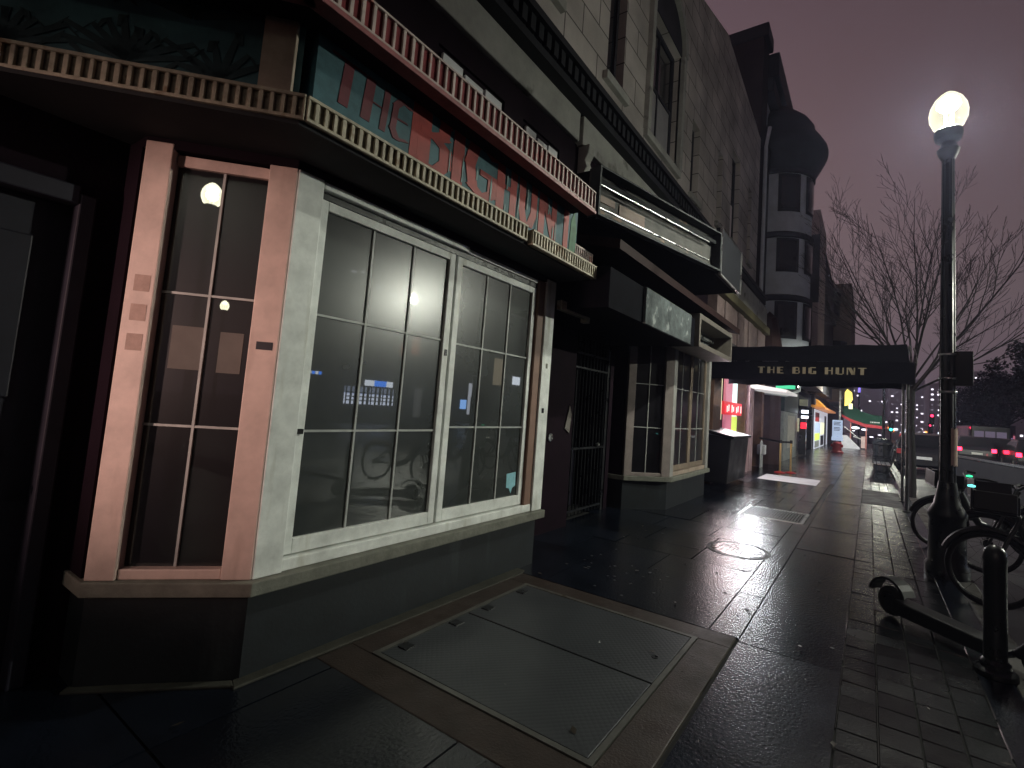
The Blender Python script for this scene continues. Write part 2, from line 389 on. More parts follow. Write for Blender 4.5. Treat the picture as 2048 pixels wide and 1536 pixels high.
# stroke letters: each glyph is a set of polylines in a 1x1 cell
GL = {
 'T': (((0, 1), (1, 1)), ((.5, 1), (.5, 0))), 'H': (((.05, 1), (.05, 0)), ((.95, 1), (.95, 0)), ((.05, .5), (.95, .5))),
 'E': (((.95, .95), (.4, 1), (.1, .8), (.1, .2), (.4, 0), (.95, .08)), ((.1, .5), (.75, .52))),
 'B': (((.1, 0), (.1, 1), (.6, 1), (.88, .85), (.82, .62), (.5, .53), (.15, .53)), ((.5, .53), (.92, .42), (.95, .18), (.65, 0), (.1, 0))),
 'I': (((.5, 1), (.5, 0)),), 'G': (((.95, .85), (.6, 1), (.2, .88), (.05, .5), (.2, .12), (.6, 0), (.95, .15), (.95, .45), (.6, .45)),),
 'U': (((.05, 1), (.05, .3), (.25, .02), (.7, .02), (.95, .3), (.95, 1)),), 'N': (((.05, 0), (.05, 1), (.95, 0), (.95, 1)),)}
def strokes(mb, text, fn, widths, gap, t, dep, jit=0.):
    """fn maps (u,v,d) to a point: u along, v up (0..1), d out"""
    u = 0; kk = 0
    for ch, wd in zip(text, widths):
        if ch != ' ':
            for pl in GL[ch]:
                P = [Vector((u + x * wd, y)) for x, y in pl]
                for i in range(len(P) - 1):
                    a, b = P[i], P[i + 1]; d = (b - a)
                    if d.length < 1e-6: continue
                    d.normalize(); nn = Vector((-d.y, d.x)) * t * (1 + random.uniform(-jit, jit)) / 2; ex = d * t * .42
                    q = [a - ex - nn, b + ex - nn, b + ex + nn, a - ex + nn]; kk += 1; dp = dep + .0002 * kk
                    mb.add([fn(p.x, p.y, 0) for p in q] + [fn(p.x, p.y, dp) for p in q],
                           [(0, 3, 2, 1), (4, 5, 6, 7), (0, 1, 5, 4), (1, 2, 6, 5), (2, 3, 7, 6), (3, 0, 4, 7)])
        u += wd + gap
    return mb

# ================================================================== GROUND
struct(MB().add([(-80, -80, -.16), (150, -80, -.16), (150, 420, -.16), (-80, 420, -.16)], [(0, 1, 2, 3)]).build('road', asphalt_m))
# far carriageway lane lines
ml = MB()
for y in range(-10, 140, 9):
    ml.box(4.3, 4.42, y, y + 3, -.158, -.154)
struct(ml.build('road_marking', mat('road_paint', (.55, .55, .53), .5, .4, var=.4, vs=9)))
struct(box('pavement_bed', mat('joint_dirt', (.022, .022, .022), .8, .2, var=.3), (-60, .82, -40, 140, -.30, -.012)))
struct(box('kerb_stone', concrete, (.824, 1.0, -40, 140, -.30, .0), bevel=.02))
def slabs():
    mb = MB()
    def slab(x0, x1, y0, y1, g=.006):
        z = [random.uniform(-.0025, .0025) for _ in range(2)]; tx = random.uniform(-.0015, .0015)
        a = (x0 + g, y0 + g); b = (x1 - g, y1 - g)
        mb.add([(a[0], a[1], z[0] - tx), (b[0], a[1], z[0] + tx), (b[0], b[1], z[1] + tx), (a[0], b[1], z[1] - tx),
                (a[0], a[1], -.02), (b[0], a[1], -.02), (b[0], b[1], -.02), (a[0], b[1], -.02)],
               [(0, 1, 2, 3), (0, 4, 5, 1), (1, 5, 6, 2), (2, 6, 7, 3), (3, 7, 4, 0)])
    ys = [-8.6, -6.9, -5.2, -3.5, -1.8, -.1, 1.85, 3.9, 5.55, 7.2, 8.85, 10.5, 12.1, 13.8, 15.5] + [17.2 + 1.7 * i for i in range(70)]
    for i in range(len(ys) - 1): slab(-.78, -.13, ys[i], ys[i + 1])
    # strip beside the long joint
    y2 = [-8, -6, -4, -2, 0, 1.88]; 
    for i in range(len(y2) - 1): slab(-1.0, -.78, y2[i], y2[i + 1])
    y2 = [3.95, 4.97, 5.67, 7.0, 8.2, 9.0]
    for i in range(len(y2) - 1): slab(-1.0, -.78, y2[i], y2[i + 1])
    # building side
    y3 = [3.95, 4.97, 5.67, 6.12, 6.92]
    for i in range(len(y3) - 1):
        y0, y1 = y3[i], y3[i + 1]
        if i == 0: xs = [-3.6, -2.5, -1.0]
        elif i == 1: xs = [-3.6, -2.9, -1.9, -1.0]
        elif i == 2: xs = [-3.6, -2.6, -1.66, -1.0]
        else: xs = [-3.6, -2.4, -1.66, -1.0]
        for j in range(len(xs) - 1): slab(xs[j], xs[j + 1], y0, y1)
    y4 = [6.92, 7.7, 8.95]
    for i, (y0, y1) in enumerate(zip(y4, y4[1:])):
        xs = [-3.9, -3.0, -2.3, -1.75, -1.0] if i % 2 else [-3.9, -2.6, -1.8, -1.0]
        for j in range(len(xs) - 1): slab(xs[j], xs[j + 1], y0, y1)
    for j, (x0, x1) in enumerate(((-3.9, -2.9), (-2.9, -1.88))):
        slab(x0, x1, 8.95, 10.02)
    slab(-.86, -.78, 8.95, 12.2)
    y5 = [10.02, 10.9, 11.6, 12.6, 13.5, 14.6, 15.6]
    for i, (y0, y1) in enumerate(zip(y5, y5[1:])):
        xs = [-3.9, -3.0, -2.2, -1.5, -.88] if i % 2 else [-3.9, -2.6, -1.8, -1.2, -.88]
        for j in range(len(xs) - 1): slab(xs[j], xs[j + 1], y0, y1)
    y6 = [15.6 + 1.35 * i for i in range(90)]
    for i, (y0, y1) in enumerate(zip(y6, y6[1:])):
        xs = [-4.6, -3.3, -2.0, -.78] if i % 2 else [-4.6, -3.9, -2.6, -1.3, -.78]
        for j in range(len(xs) - 1): slab(xs[j], xs[j + 1], y0, y1)
    # near ground
    for (x0, x1) in ((-3.6, -2.6), (-2.6, -1.6), (-1.6, -1.0)):
        for y0 in (-6, -4.6, -3.2, -1.8, -.4):
            slab(x0, x1, y0, y0 + 1.4)
        slab(x0, x1, 1.0, 1.88)
    return struct(mb.build('sidewalk', slab_m))
slabs()
def bricks():
    mb = MB(); y = -5.0; row = 0
    while y < 60:
        pit = 12.45 < y < 15.35
        n = 4
        for i in range(n):
            if pit: continue
            x0 = -.13 + .19 * i; x1 = x0 + .19
            dz = random.uniform(-.002, .002); g = .0065; tx = random.uniform(-.002, .002); gy = .006
            ry = .2
            a = (x0 + g, y + gy); b = (x1 - g, y + ry - gy)
            mb.add([(a[0], a[1], dz - tx), (b[0], a[1], dz + tx), (b[0], b[1], dz + tx), (a[0], b[1], dz - tx),
                    (a[0] - .003, a[1] - .003, -.014), (b[0] + .003, a[1] - .003, -.014), (b[0] + .003, b[1] + .003, -.014), (a[0] - .003, b[1] + .003, -.014)],
                   [(0, 1, 2, 3), (0, 4, 5, 1), (1, 5, 6, 2), (2, 6, 7, 3), (3, 7, 4, 0)])
        y += .2; row += 1
    return struct(mb.build('brick_paving', brick_m))
bricks()
sb_ = MB()
for xx, w_, ya, yb in ((-.78, .005, 3.95, 13.0), (-.131, .004, 3.2, 14), (.06, .0035, 3.0, 9.0), (.628, .006, 2.0, 12.0)):
    yy = ya
    while yy < yb:
        ln = random.uniform(.25, .9); sb_.tube([(xx, yy, -.003), (xx + random.uniform(-.001, .001), yy + ln * .5, -.002), (xx, yy + ln, -.003)], w_, 6); yy += ln + random.uniform(.0, .12)
struct(sb_.build('joint_edging', mat('wet_sealant', (.03, .03, .03), .18, .6, var=.2), smooth=True))
struct(box('kerb_margin', slab_m, (.632, .822, -20, 100, -.02, -.003)))
struct(box('tree_pit', soil_m, (-.12, .628, 12.47, 15.38, -.02, -.006)))
# pale mortar fillet along the foot of the near bay
pm = MB()
pm.prism([(-2.86, 1.45), (-2.78, 1.42), (-2.73, 3.9), (-2.76, 4.0), (-2.86, 4.0)], -.004, .014)
pm.prism([(-2.86, 1.45), (-3.40, .92), (-3.36, .88), (-2.80, 1.43)], -.004, .014)
struct(pm.build('mortar_strip', pale_curb, bevel=.006))

# cellar door in the pavement
ce = empty('cellar_door', 'wide two-leaf steel tread-plate cellar hatch set in the pavement below the near bay window', 'hatch', (-1.8, 2.92, 0))
def P(mb, name, m, parent, bevel=0., smooth=False):       # parts keep world coordinates: shift into the parent's frame
    ox, oy, oz = parent.location if parent.parent is None else (parent.parent.location if parent.parent.parent is None else parent.parent.parent.location)
    mb.v = [(x - ox, y - oy, z - oz) for x, y, z in mb.v]
    return mb.build(name, m, parent, bevel, smooth)
bd = MB(); x0, x1, y0, y1 = -2.76, -.80, 1.87, 3.94; a0, a1, b0, b1 = -2.56, -1.02, 2.11, 3.74
bd.box(x0, x1, y0, b0, -.02, .004).box(x0, x1, b1, y1, -.02, .004).box(a1, x1, b0, b1, -.02, .004).box(x0, a0, b0, b1, -.02, .004)
P(bd, 'surround', border_m, ce, .006)
fr = MB(); fr.box(a0, a1, b0 + .003, b0 + .035, -.02, .010).box(a0, a1, b1 - .035, b1 - .003, -.02, .010).box(a1 - .035, a1 - .003, b0 + .035, b1 - .035, -.02, .010).box(a0 + .003, a0 + .035, b0 + .035, b1 - .035, -.02, .010)
P(fr, 'frame', mat('hatch_rim', (.12, .12, .11), .4, .5, metal=.4, var=.4, vs=7), ce)
for (q0, q1) in ((b0 + .042, 2.93), (2.945, b1 - .042)):
    P(MB().box(a0 + .042, a1 - .042, q0, q1, -.02, .008), 'leaf', plate_m, ce, .003)
P(MB().lathe([(.022, 0), (.022, .003), (0, .003)], (-1.16, 3.25, .0085), 12), 'lock', dark_metal, ce)

for yy in (2.3, 2.75, 3.1, 3.55): P(MB().box(-2.50, -2.42, yy - .04, yy + .04, .006, .014), 'hinge', dark_metal, ce, .003)
lv_ = MB(); rg_ = random.Random(5)
for i in range(80):
    xx = rg_.uniform(-2.7, 1.0); yy = rg_.uniform(.6, 12) if i % 3 else rg_.uniform(1.5, 5)
    a_ = rg_.uniform(0, 6.28); ln = rg_.uniform(.008, .03); wd_ = ln * rg_.uniform(.3, .6); c_, s_ = math.cos(a_), math.sin(a_)
    q = [(-ln, 0, 0), (0, -wd_, .004), (ln, 0, rg_.uniform(0, .012)), (0, wd_, .003)]
    lv_.add([(xx + c_ * u - s_ * v, yy + s_ * u + c_ * v, .0125 + h) for u, v, h in q], [(0, 1, 2, 3)])
lo_ = lv_.build('litter', mat('wet_litter', (.035, .028, .02), .35, .5, var=.5, vs=30)); lo_['kind'] = 'stuff'
gmm = MB()
for i in range(110):
    xx = rg_.uniform(-2.6, -.15); yy = rg_.uniform(4.0, 12); r1 = rg_.uniform(.008, .02)
    gmm.lathe([(r1, 0), (r1 * .8, .0012), (0, .0016)], (xx, yy, .003), 8, cap=False)
go_ = gmm.build('gum_spots', mat('old_gum', (.03, .03, .033), .6, .3, var=.3)); go_['kind'] = 'stuff'

# manhole
mh = empty('manhole_cover', 'round wet iron manhole cover shining with lamp light in the pavement', 'manhole', (-1.33, 6.5, 0))
ring = MB().lathe([(.37, -.01), (.37, .004), (.33, .006), (.33, -.01)], (0, 0, 0), 40, cap=False); ring.build('ring', dark_metal, mh, smooth=True)
iron_wet = wet_mat('wet_iron', (.11, .11, .115), .06, .3, vs=6, bump=.6, bs=18, spec=.8)
cv = MB().lathe([(.325, -.01), (.325, .0045), (.30, .006), (.0, .006)], (0, 0, 0), 40, cap=False)
for i in range(-5, 6):
    for j in range(-5, 6):
        x, y = i * .055, j * .055
        if x * x + y * y < .26 ** 2: cv.box(x - .016, x + .016, y - .016, y + .016, .004, .0095)
cv.build('lid', iron_wet, mh)
# ventilation grate
gr = empty('pavement_grate', 'rectangular steel ventilation grate of parallel bars in the wet pavement', 'grate', (-1.37, 9.48, 0))
gm = MB(); gm.box(-.50, .50, -.53, -.49, -.02, .005).box(-.50, .50, .49, .53, -.02, .005).box(-.50, -.46, -.49, .49, -.02, .005).box(.46, .50, -.49, .49, -.02, .005)
gm.build('frame', steel, gr)
gb = MB()
for i in range(21): x = -.445 + i * .0445; gb.box(x - .009, x + .009, -.49, .49, -.05, .004)
for j in range(4): y = -.36 + j * .24; gb.box(-.46, .46, y - .006, y + .006, -.03, .002)
gb.build('bars', mat('grate_bar', (.12, .125, .13), .35, .5, metal=.6, var=.3, vs=9), gr)
# lit plate far
tag(box('access_plate', mat('pale_plate', (.36, .36, .38), .45, .4, var=.2, vs=4, rvar=.1), (-2.6, -1.15, 14.75, 16.3, -.02, .006)), 'pale rectangular access plate in the pavement before the belt posts', 'hatch')

# ================================================================== THE BAR BUILDING
B = empty('bar_building', 'dark bar front with two paned bay windows, painted fascia and grey stone upper floors', 'building')
FX = -3.6
# walls --------------------------------------------------------
def wall_with_holes(x, y0, y1, z0, z1, holes, depth=.28, name='wall', m=stone):
    ys = sorted({y0, y1, *[h[0] for h in holes], *[h[1] for h in holes]}); zs = sorted({z0, z1, *[h[2] for h in holes], *[h[3] for h in holes]})
    mb = MB()
    for a, b in zip(ys, ys[1:]):
        for c, d in zip(zs, zs[1:]):
            cy, cz = (a + b) / 2, (c + d) / 2
            if any(h[0] < cy < h[1] and h[2] < cz < h[3] for h in holes): continue
            mb.add([(x, a, c), (x, b, c), (x, b, d), (x, a, d)], [(0, 1, 2, 3)])
    for h in holes:
        a, b, c, d = h[:4]; q = x - depth
        mb.add([(x, a, c), (x, b, c), (x, b, d), (x, a, d), (q, a, c), (q, b, c), (q, b, d), (q, a, d)], [(0, 1, 5, 4), (1, 2, 6, 5), (2, 3, 7, 6), (3, 0, 4, 7)])
    return mb.build(name, m, B)
up = [(4.15, 5.0, 7.05, 9.6), (6.5, 7.1, 6.92, 9.2), (8.17, 9.85, 6.85, 9.45), (10.85, 11.45, 6.75, 8.6), (13.15, 13.65, 6.9, 9.0), (14.7, 15.75, 6.95, 9.8), (17.1, 17.6, 7.0, 9.6)]
wall_with_holes(FX, -8, 18.85, 5.62, 11.3, up)
MB().ext([(-8, 11.3), (18.85, 11.3), (18.85, 12.2), (13.7, 12.74), (11.17, 11.9), (-8, 11.7)], (FX, 0, 0), (0, 1, 0), (0, 0, 1), (-.4, 0, 0)).build('parapet', stone, B)
MB().box(-9, FX - .4, -8, 18.8, 11.0, 11.3).build('roof', brownstone, B)
# upper windows (arched one has its own tympanum)
for i, (a, b, c, d) in enumerate(up):
    q = FX - .2
    f = MB().box(q, q + .05, a, a + .07, c, d).box(q, q + .05, b - .07, b, c, d).box(q, q + .05, a + .07, b - .07, c, c + .07).box(q, q + .05, a + .07, b - .07, d - .07, d)
    if i in (2, 5):
        f.box(q + .004, q + .045, a + .07, b - .07, (c + d) / 2 - .03, (c + d) / 2 + .03)
        mid = (a + b) / 2; f.box(q + .006, q + .043, mid - .02, mid + .02, c + .07, d - .07)
    wf = f.build('window', grey_dark_wall, B)
    MB().box(q - .01, q + .012, a, b, c, d).build('pane', pane_up, wf)
    if i in (5, 2, 4):
        MB().box(q + .014, q + .018, a + .1, b - .1, c + .09, (c + d) / 2 - .04).build('blind_and_reflection', mat('blind_and_reflection_%d' % i, (.9, .82, .82) if i == 5 else (.34, .33, .34), .8, .2, var=.15), wf)  # far wide window: sky reflection painted as a pale sheet; the others are shades
    MB().box(FX - .1, FX + .09, a - .12, b + .12, c - .14, c + .002).build('sill', lintel_m, wf, .01)
# arch head over third window
ar = MB(); cyy, cz, r0 = 9.01, 9.45, .84
n = 18
for k in range(n):
    t0, t1 = math.pi * k / n, math.pi * (k + 1) / n
    P4 = [(cyy + rr * math.cos(t), cz + rr * 1.05 * math.sin(t)) for rr, t in ((r0, t0), (r0 + .16, t0), (r0 + .16, t1), (r0, t1))]
    ar.ext(P4, (FX - .05, 0, 0), (0, 1, 0), (0, 0, 1), (.17, 0, 0))
ar.box(FX - .05, FX + .10, 9.85, 9.99, 6.85, 9.45).box(FX - .05, FX + .10, 8.03, 8.17, 6.85, 9.45)
ar.build('arch_molding', lintel_m, B, .01)
MB().ext([(cyy + .84 * math.cos(math.pi * k / n), cz + .88 * math.sin(math.pi * k / n)) for k in range(n + 1)], (FX + .004, 0, 0), (0, 1, 0), (0, 0, 1), (.02, 0, 0)).build('tympanum', grey_dark_wall, B)
# pale stone lintel band and dark dentilled cornice
MB().box(FX - .3, -3.38, -3, 5.46, 5.22, 5.62).build('lintel', lintel_m, B, .01)
MB().box(FX - .3, -3.36, 5.52, 12.2, 5.2, 5.62).build('lintel', lintel_m, B, .01)
cb = MB().box(FX - .2, -3.22, -3, 18.8, 5.62, 5.72).box(FX - .2, -3.26, -3, 18.8, 5.72, 5.93).box(FX - .2, -3.14, -3, 18.8, 5.93, 6.02)
y = -2.9
while y < 18.7: cb.box(-3.262, -3.19, y, y + .09, 5.74, 5.92); y += .16
cb.build('cornice', cornice_m, B)
# second floor dark wall with three-light windows and white blinds
sec = [(2.95, 3.95, 3.75, 4.93), (4.3, 5.1, 3.75, 4.93), (1.2, 2.2, 3.75, 4.93), (6.2, 7.3, 3.7, 5.0), (8.0, 9.2, 3.7, 5.0)]
ws = wall_with_holes(-3.45, -8, 12.2, 3.3, 5.22, sec, .12, 'wall', maroon)
for a, b, c, d in sec:
    q = -3.53
    f = MB().box(q, q + .05, a, a + .05, c, d).box(q, q + .05, b - .05, b, c, d).box(q, q + .05, a + .05, b - .05, d - .05, d).box(q, q + .05, a + .05, b - .05, c, c + .05)
    for k in (1, 2): yy = a + (b - a) * k / 3; f.box(q + .003, q + .055, yy - .02, yy + .02, c + .05, d - .05)
    wf = f.build('window', maroon, B)
    MB().box(q - .02, q - .002, a, b, c, d).build('pane', pane_up, wf)
    for k in range(3):
        w0 = a + .04 + (b - a - .08) * k / 3; w1 = a + .04 + (b - a - .08) * (k + 1) / 3
        if a < 6: MB().box(q + .06, q + .09, w0 + .02, w1 - .02, c + .05, d - .06 - .03 * (k % 2)).build('blind_and_reflection', blind_m, wf)
# scroll bracket
sb = [(0, .0), (.14, .02), (.16, .12), (.11, .2), (.16, .3), (.12, .4), (.17, .5), (.18, .62), (0, .62)]
MB().ext(sb, (-3.45, 5.56, 4.6), (1, 0, 0), (0, 0, 1), (0, .16, 0)).build('bracket', lintel_m, B, .015)
# ground-floor back wall, entrance recess
gw = MB()
gw.box(-4.2, FX, -8, -.55, -.02, 3.3).box(-4.2, FX, .78, .98, -.02, 3.3).box(-4.2, FX, -.55, .78, 2.56, 3.3)
gw.box(-4.2, FX, .98, 4.2, 2.9, 3.3)
gw.box(-4.4, -4.2, -8, 12.2, -.02, 3.3)
gw.box(-4.2, -3.4, 4.1, 4.26, -.02, 2.9)
gw.box(-4.2, FX, 7.3, 7.42, -.02, 3.3)
gw.box(-4.2, FX, 4.26, 7.3, 2.75, 3.3)
gw.box(-4.2, FX, 10.45, 12.2, -.02, 3.3)
gw.build('wall', maroon, B)
# white side door at the far left
dd = MB().box(-3.74, -3.69, -.5, .73, 0, 2.5).build('door', dark_door, B)
MB().box(-3.69, -3.675, -.38, .02, 1.45, 2.3).box(-3.69, -3.675, .18, .6, 1.45, 2.3).box(-3.69, -3.675, -.38, .02, .25, 1.2).box(-3.69, -3.675, .18, .6, .25, 1.2).build('door_panel', dark_door, dd, .01)
MB().box(-3.70, -3.57, -.58, -.5, 0, 2.56).box(-3.70, -3.57, .73, .80, 0, 2.56).box(-3.70, -3.57, -.5, .73, 2.5, 2.6).build('door_frame', dark_door, dd, .008)

MB().box(-3.668, -3.66, .08, .5, 1.28, 1.36).build('letter_slot', plastic_black, dd)
MB().tube([(-3.66, .60, 1.02), (-3.62, .60, 1.02), (-3.62, .5, 1.02)], .012, 8).build('door_handle', steel, dd)
# bay windows ---------------------------------------------------
S2 = math.sqrt(.5)
def bay(y0, y1, x=-2.8, ch=.55, near=True, top=2.87, yend=None):
    xb = x - ch; back = -4.2
    ins = .05
    foot = [(back, y0 - ch + ins * .4), (xb - ins * .4, y0 - ch + ins * .4), (x - ins, y0 + ins * .4), (x - ins, y1 - .02), (back, y1 - .02)]
    bw = MB().prism(foot, -.02, .47).build('bay_window', base_tile, B)
    lo = .045
    sill = [(back, y0 - ch - lo * .4), (xb + lo * .4, y0 - ch - lo * .4), (x + lo, y0 - lo * .4), (x + lo, y1 + .01), (back, y1 + .01)]
    MB().prism(sill, .47, .545).build('sill', sill_stone, bw, .006)
    # roof slab of the bay
    MB().prism([(back, y0 - ch), (xb, y0 - ch), (x - .01, y0), (x - .01, y1), (back, y1)], top, 2.94).build('head', maroon, bw)
    # dark room behind the glass
    MB().prism([(back, y0 - ch + .16), (xb - .10, y0 - ch + .16), (x - .26, y0 + .10), (x - .26, y1 - .1), (back, y1 - .1)], .546, top).build('interior', mat('interior_dark', (.006, .006, .007), .9, .1, var=0), bw)
    # side return to wall
    MB().box(back, xb - .05, y0 - ch, y0 - ch + .04, .546, top).build('side_panel', maroon, bw)
    MB().box(back, x - .1, y1 - .05, y1, .546, top).build('side_panel', maroon, bw)
    # 45 degree face
    o = Vector((x, y0, 0)); a = Vector((-S2, -S2, 0)); nrm = Vector((S2, -S2, 0)); Lf = ch * math.sqrt(2)
    def fbox(mb, s0, s1, z0, z1, d0, d1):
        q = [o + a * s + nrm * d for s, d in ((s0, d0), (s1, d0), (s1, d1), (s0, d1))]
        mb.add([(p.x, p.y, z0) for p in q] + [(p.x, p.y, z1) for p in q], [(0, 3, 2, 1), (4, 5, 6, 7), (0, 1, 5, 4), (1, 2, 6, 5), (2, 3, 7, 6), (3, 0, 4, 7)])
        return mb
    ps = pink_lit if near else mat('dim_pink_lit_paint', (.24, .20, .19), .55, .4, var=.25, vs=5)  # both tones hold the pink light that falls on the angled posts
    fbox(MB(), .004, .155, .546, top + .0, -.12, 0).build('post', ps, bw, .006)
    fbox(MB(), Lf - .135, Lf, .546, top + .03, -.12, 0.004).build('post', ps, bw, .006)
    fbox(MB(), .157, Lf - .137, top - .075, top - .01, -.10, -.040).build('head_rail', ps, bw, .006)
    fbox(MB(), .157, Lf - .137, .546, .60, -.10, -.012).build('bottom_rail', ps, bw, .006)
    pn = fbox(MB(), .157, Lf - .137, .60, top - .075, -.075, -.065).build('pane', pane_side, bw)
    mu = MB(); sm = .157 + (Lf - .294) * .5
    fbox(mu, sm - .0065, sm + .0065, .602, top - .077, -.066, -.052)
    for z in (1.35, 2.08): fbox(mu, .159, Lf - .139, z - .0065, z + .0065, -.0655, -.0535)
    mu.build('muntin', muntin_m, pn)
    # front face
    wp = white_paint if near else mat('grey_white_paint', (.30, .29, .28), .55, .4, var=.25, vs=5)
    MB().box(x - .12, x, y0 + .004, y0 + .165, .546, top).build('post', wp, bw, .006)
    MB().box(x - .12, x, y1 - .165, y1, .546, top + .03).build('post', wp, bw, .006)
    return bw, o, a, nrm, fbox
bw1, o1, a1_, n1, fb1 = bay(1.46, 4.265)
def sash(bw, y0, y1, x, z0, z1, mv, mz, m, pm_, st=.062, rb=.09, rt=.06):
    s = MB().box(x - .05, x, y0, y0 + st, z0, z1).box(x - .05, x, y1 - st, y1, z0, z1).box(x - .05, x, y0 + st, y1 - st, z0, z0 + rb).box(x - .05, x, y0 + st, y1 - st, z1 - rt, z1)
    so = s.build('sash', m, bw, .005)
    MB().box(x - .034, x - .026, y0 + st - .002, y1 - st + .002, z0 + rb - .002, z1 - rt + .002).build('pane', pm_, bw)
    mu = MB()
    for k in range(1, mv): yy = y0 + st + (y1 - y0 - 2 * st) * k / mv; mu.box(x - .026, x - .014, yy - .0068, yy + .0068, z0 + rb, z1 - rt)
    for z in mz: mu.box(x - .0265, x - .0145, y0 + st, y1 - st, z - .0068, z + .0068)
    mu.build('muntin', muntin_m, bw)
XW = -2.852
MB().box(XW - .08, XW + .035, 1.63, 4.10, .546, .615).build('threshold', white_paint, bw1, .006)
sash(bw1, 1.635, 2.825, XW, .625, 2.775, 3, (1.345, 2.06), white_paint, pane_front)
sash(bw1, 2.85, 3.985, XW, .625, 2.775, 3, (1.37, 2.055), white_paint, pane_front)
MB().box(XW - .06, XW - .03, 2.82, 2.855, .62, 2.77).build('gap_strip', rubber, bw1)
MB().box(XW - .10, XW + .030, 3.99, 4.098, .616, 2.86).build('reveal', brown_lit_paint, bw1)
MB().box(XW - .08, XW + .0, 1.635, 3.985, 2.778, 2.82).build('track', dark_metal, bw1)
MB().box(XW - .05, XW + .045, 1.63, 2.93, 2.822, 2.866).box(XW - .05, XW + .015, 2.93, 3.98, 2.825, 2.862).build('track_cover', white_paint, bw1, .004)
MB().box(XW + .001, XW + .006, 2.785, 2.81, 1.94, 1.99).lathe([(.012, 0), (.012, .004), (0, .004)], (XW + .002, 2.797, 1.96), 10).build('latch', dark_metal, bw1)
# marks on the posts: old tape patches
tape = mat('tape_residue', (.40, .27, .23), .6, .3, var=.2, vs=20)
for z0_, z1_ in ((2.06, 2.15), (1.9, 1.99), (1.74, 1.83)):
    fb1(MB(), .665, .74, z0_, z1_, .0045, .0055).build('tape_patch', tape, bw1)
fb1(MB(), .03, .115, 1.80, 1.845, .0005, .0018).build('tape_patch', dark_door, bw1)
MB().box(-2.7995, -2.7982, 4.15, 4.19, 1.52, 1.57).build('tape_patch', dark_metal, bw1)
MB().box(-2.7995, -2.797, 4.17, 4.2, 1.98, 2.03).build('tape_patch', sill_stone, bw1)
# a wedge holding the muntin
MB().box(XW, XW + .02, 1.625, 1.68, 1.33, 1.36).build('wedge', rubber, bw1)
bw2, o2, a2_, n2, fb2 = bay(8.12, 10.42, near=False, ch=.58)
gp = mat('amber_lit_paint', (.22, .17, .13), .55, .4, var=.3, vs=5)  # pink and orange shop light is put into the sash colour
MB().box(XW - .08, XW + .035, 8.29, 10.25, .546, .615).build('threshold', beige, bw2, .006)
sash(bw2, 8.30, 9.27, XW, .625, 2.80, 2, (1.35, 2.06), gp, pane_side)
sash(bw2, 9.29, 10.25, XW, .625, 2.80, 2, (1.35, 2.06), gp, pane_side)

# canopy over the near bay: soffit, fluted lower moulding, mural, fluted upper cornice
def strip_path(pts, z0, z1, th, mb):
    for (p, q) in zip(pts, pts[1:]):
        d = Vector((q[0] - p[0], q[1] - p[1])); d.normalize(); nn = Vector((d.y, -d.x)) * th
        mb.add([(p[0], p[1], z0), (q[0], q[1], z0), (q[0] - nn.x, q[1] - nn.y, z0), (p[0] - nn.x, p[1] - nn.y, z0),
                (p[0], p[1], z1), (q[0], q[1], z1), (q[0] - nn.x, q[1] - nn.y, z1), (p[0] - nn.x, p[1] - nn.y, z1)],
               [(0, 3, 2, 1), (4, 5, 6, 7), (0, 1, 5, 4), (1, 2, 6, 5), (2, 3, 7, 6), (3, 0, 4, 7)])
    return mb
def flutes(pts, z0, z1, pitch, rib, out, mb, rail=.018):
    """vertical ribs with rails top and bottom standing proud of a backing"""
    for p, q in zip(pts, pts[1:]):
        p = Vector((p[0], p[1])); q = Vector((q[0], q[1])); d = q - p; Lg = d.length; d.normalize(); nn = Vector((d.y, -d.x))
        def bx(s0, s1, a, b, o_):
            A = [p + d * s0 + nn * .001, p + d * s1 + nn * .001, p + d * s1 + nn * o_, p + d * s0 + nn * o_]
            mb.add([(v.x, v.y, a) for v in A] + [(v.x, v.y, b) for v in A], [(0, 3, 2, 1), (4, 5, 6, 7), (0, 1, 5, 4), (1, 2, 6, 5), (2, 3, 7, 6), (3, 0, 4, 7)])
        bx(0, Lg, z0, z0 + rail, out * 1.15); bx(0, Lg, z1 - rail, z1, out * 1.15)
        k = max(1, int(round(Lg / pitch)))
        for i in range(k + 1):
            s = Lg * i / k; w_ = rib * random.uniform(.8, 1.15)
            bx(max(0, s - w_ / 2), min(Lg, s + w_ / 2), z0 + rail, z1 - rail, out)
    return mb
lowA = [(-3.58, .10), (-2.42, 1.26)]; lowB = [(-2.42, 1.26), (-2.42, 3.17)]; lowC = [(-2.40, 3.22), (-2.40, 4.36)]
soff = MB().prism([(-3.58, .06), (-2.44, 1.245), (-2.44, 4.34), (-3.58, 4.34)], 2.925, 2.955); soff.build('soffit', soffit_m, B)
lm = MB(); strip_path(lowA, 2.95, 3.075, .05, lm); strip_path(lowB, 2.95, 3.075, .05, lm); strip_path(lowC, 2.935, 3.06, .05, lm)
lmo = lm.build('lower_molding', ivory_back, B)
fm = MB(); flutes(lowA, 2.945, 3.08, .052, .022, .018, fm); flutes(lowB, 2.945, 3.08, .052, .022, .018, fm); flutes(lowC, 2.93, 3.065, .044, .02, .018, fm)
fm.build('fluting', ivory, lmo, .003)
MB().box(-3.3, -2.43, 4.30, 4.34, 2.955, 3.06).build('molding_return', ivory, lmo, .004)
e2 = MB().box(-2.62, -2.44, 4.0, 4.36, 3.065, 3.085).build('red_ledge', red_back, B)
fl2 = MB(); strip_path([(-2.45, 4.0), (-2.45, 4.36)], 3.085, 3.2, .05, fl2); l2 = fl2.build('red_molding', red_back, B)
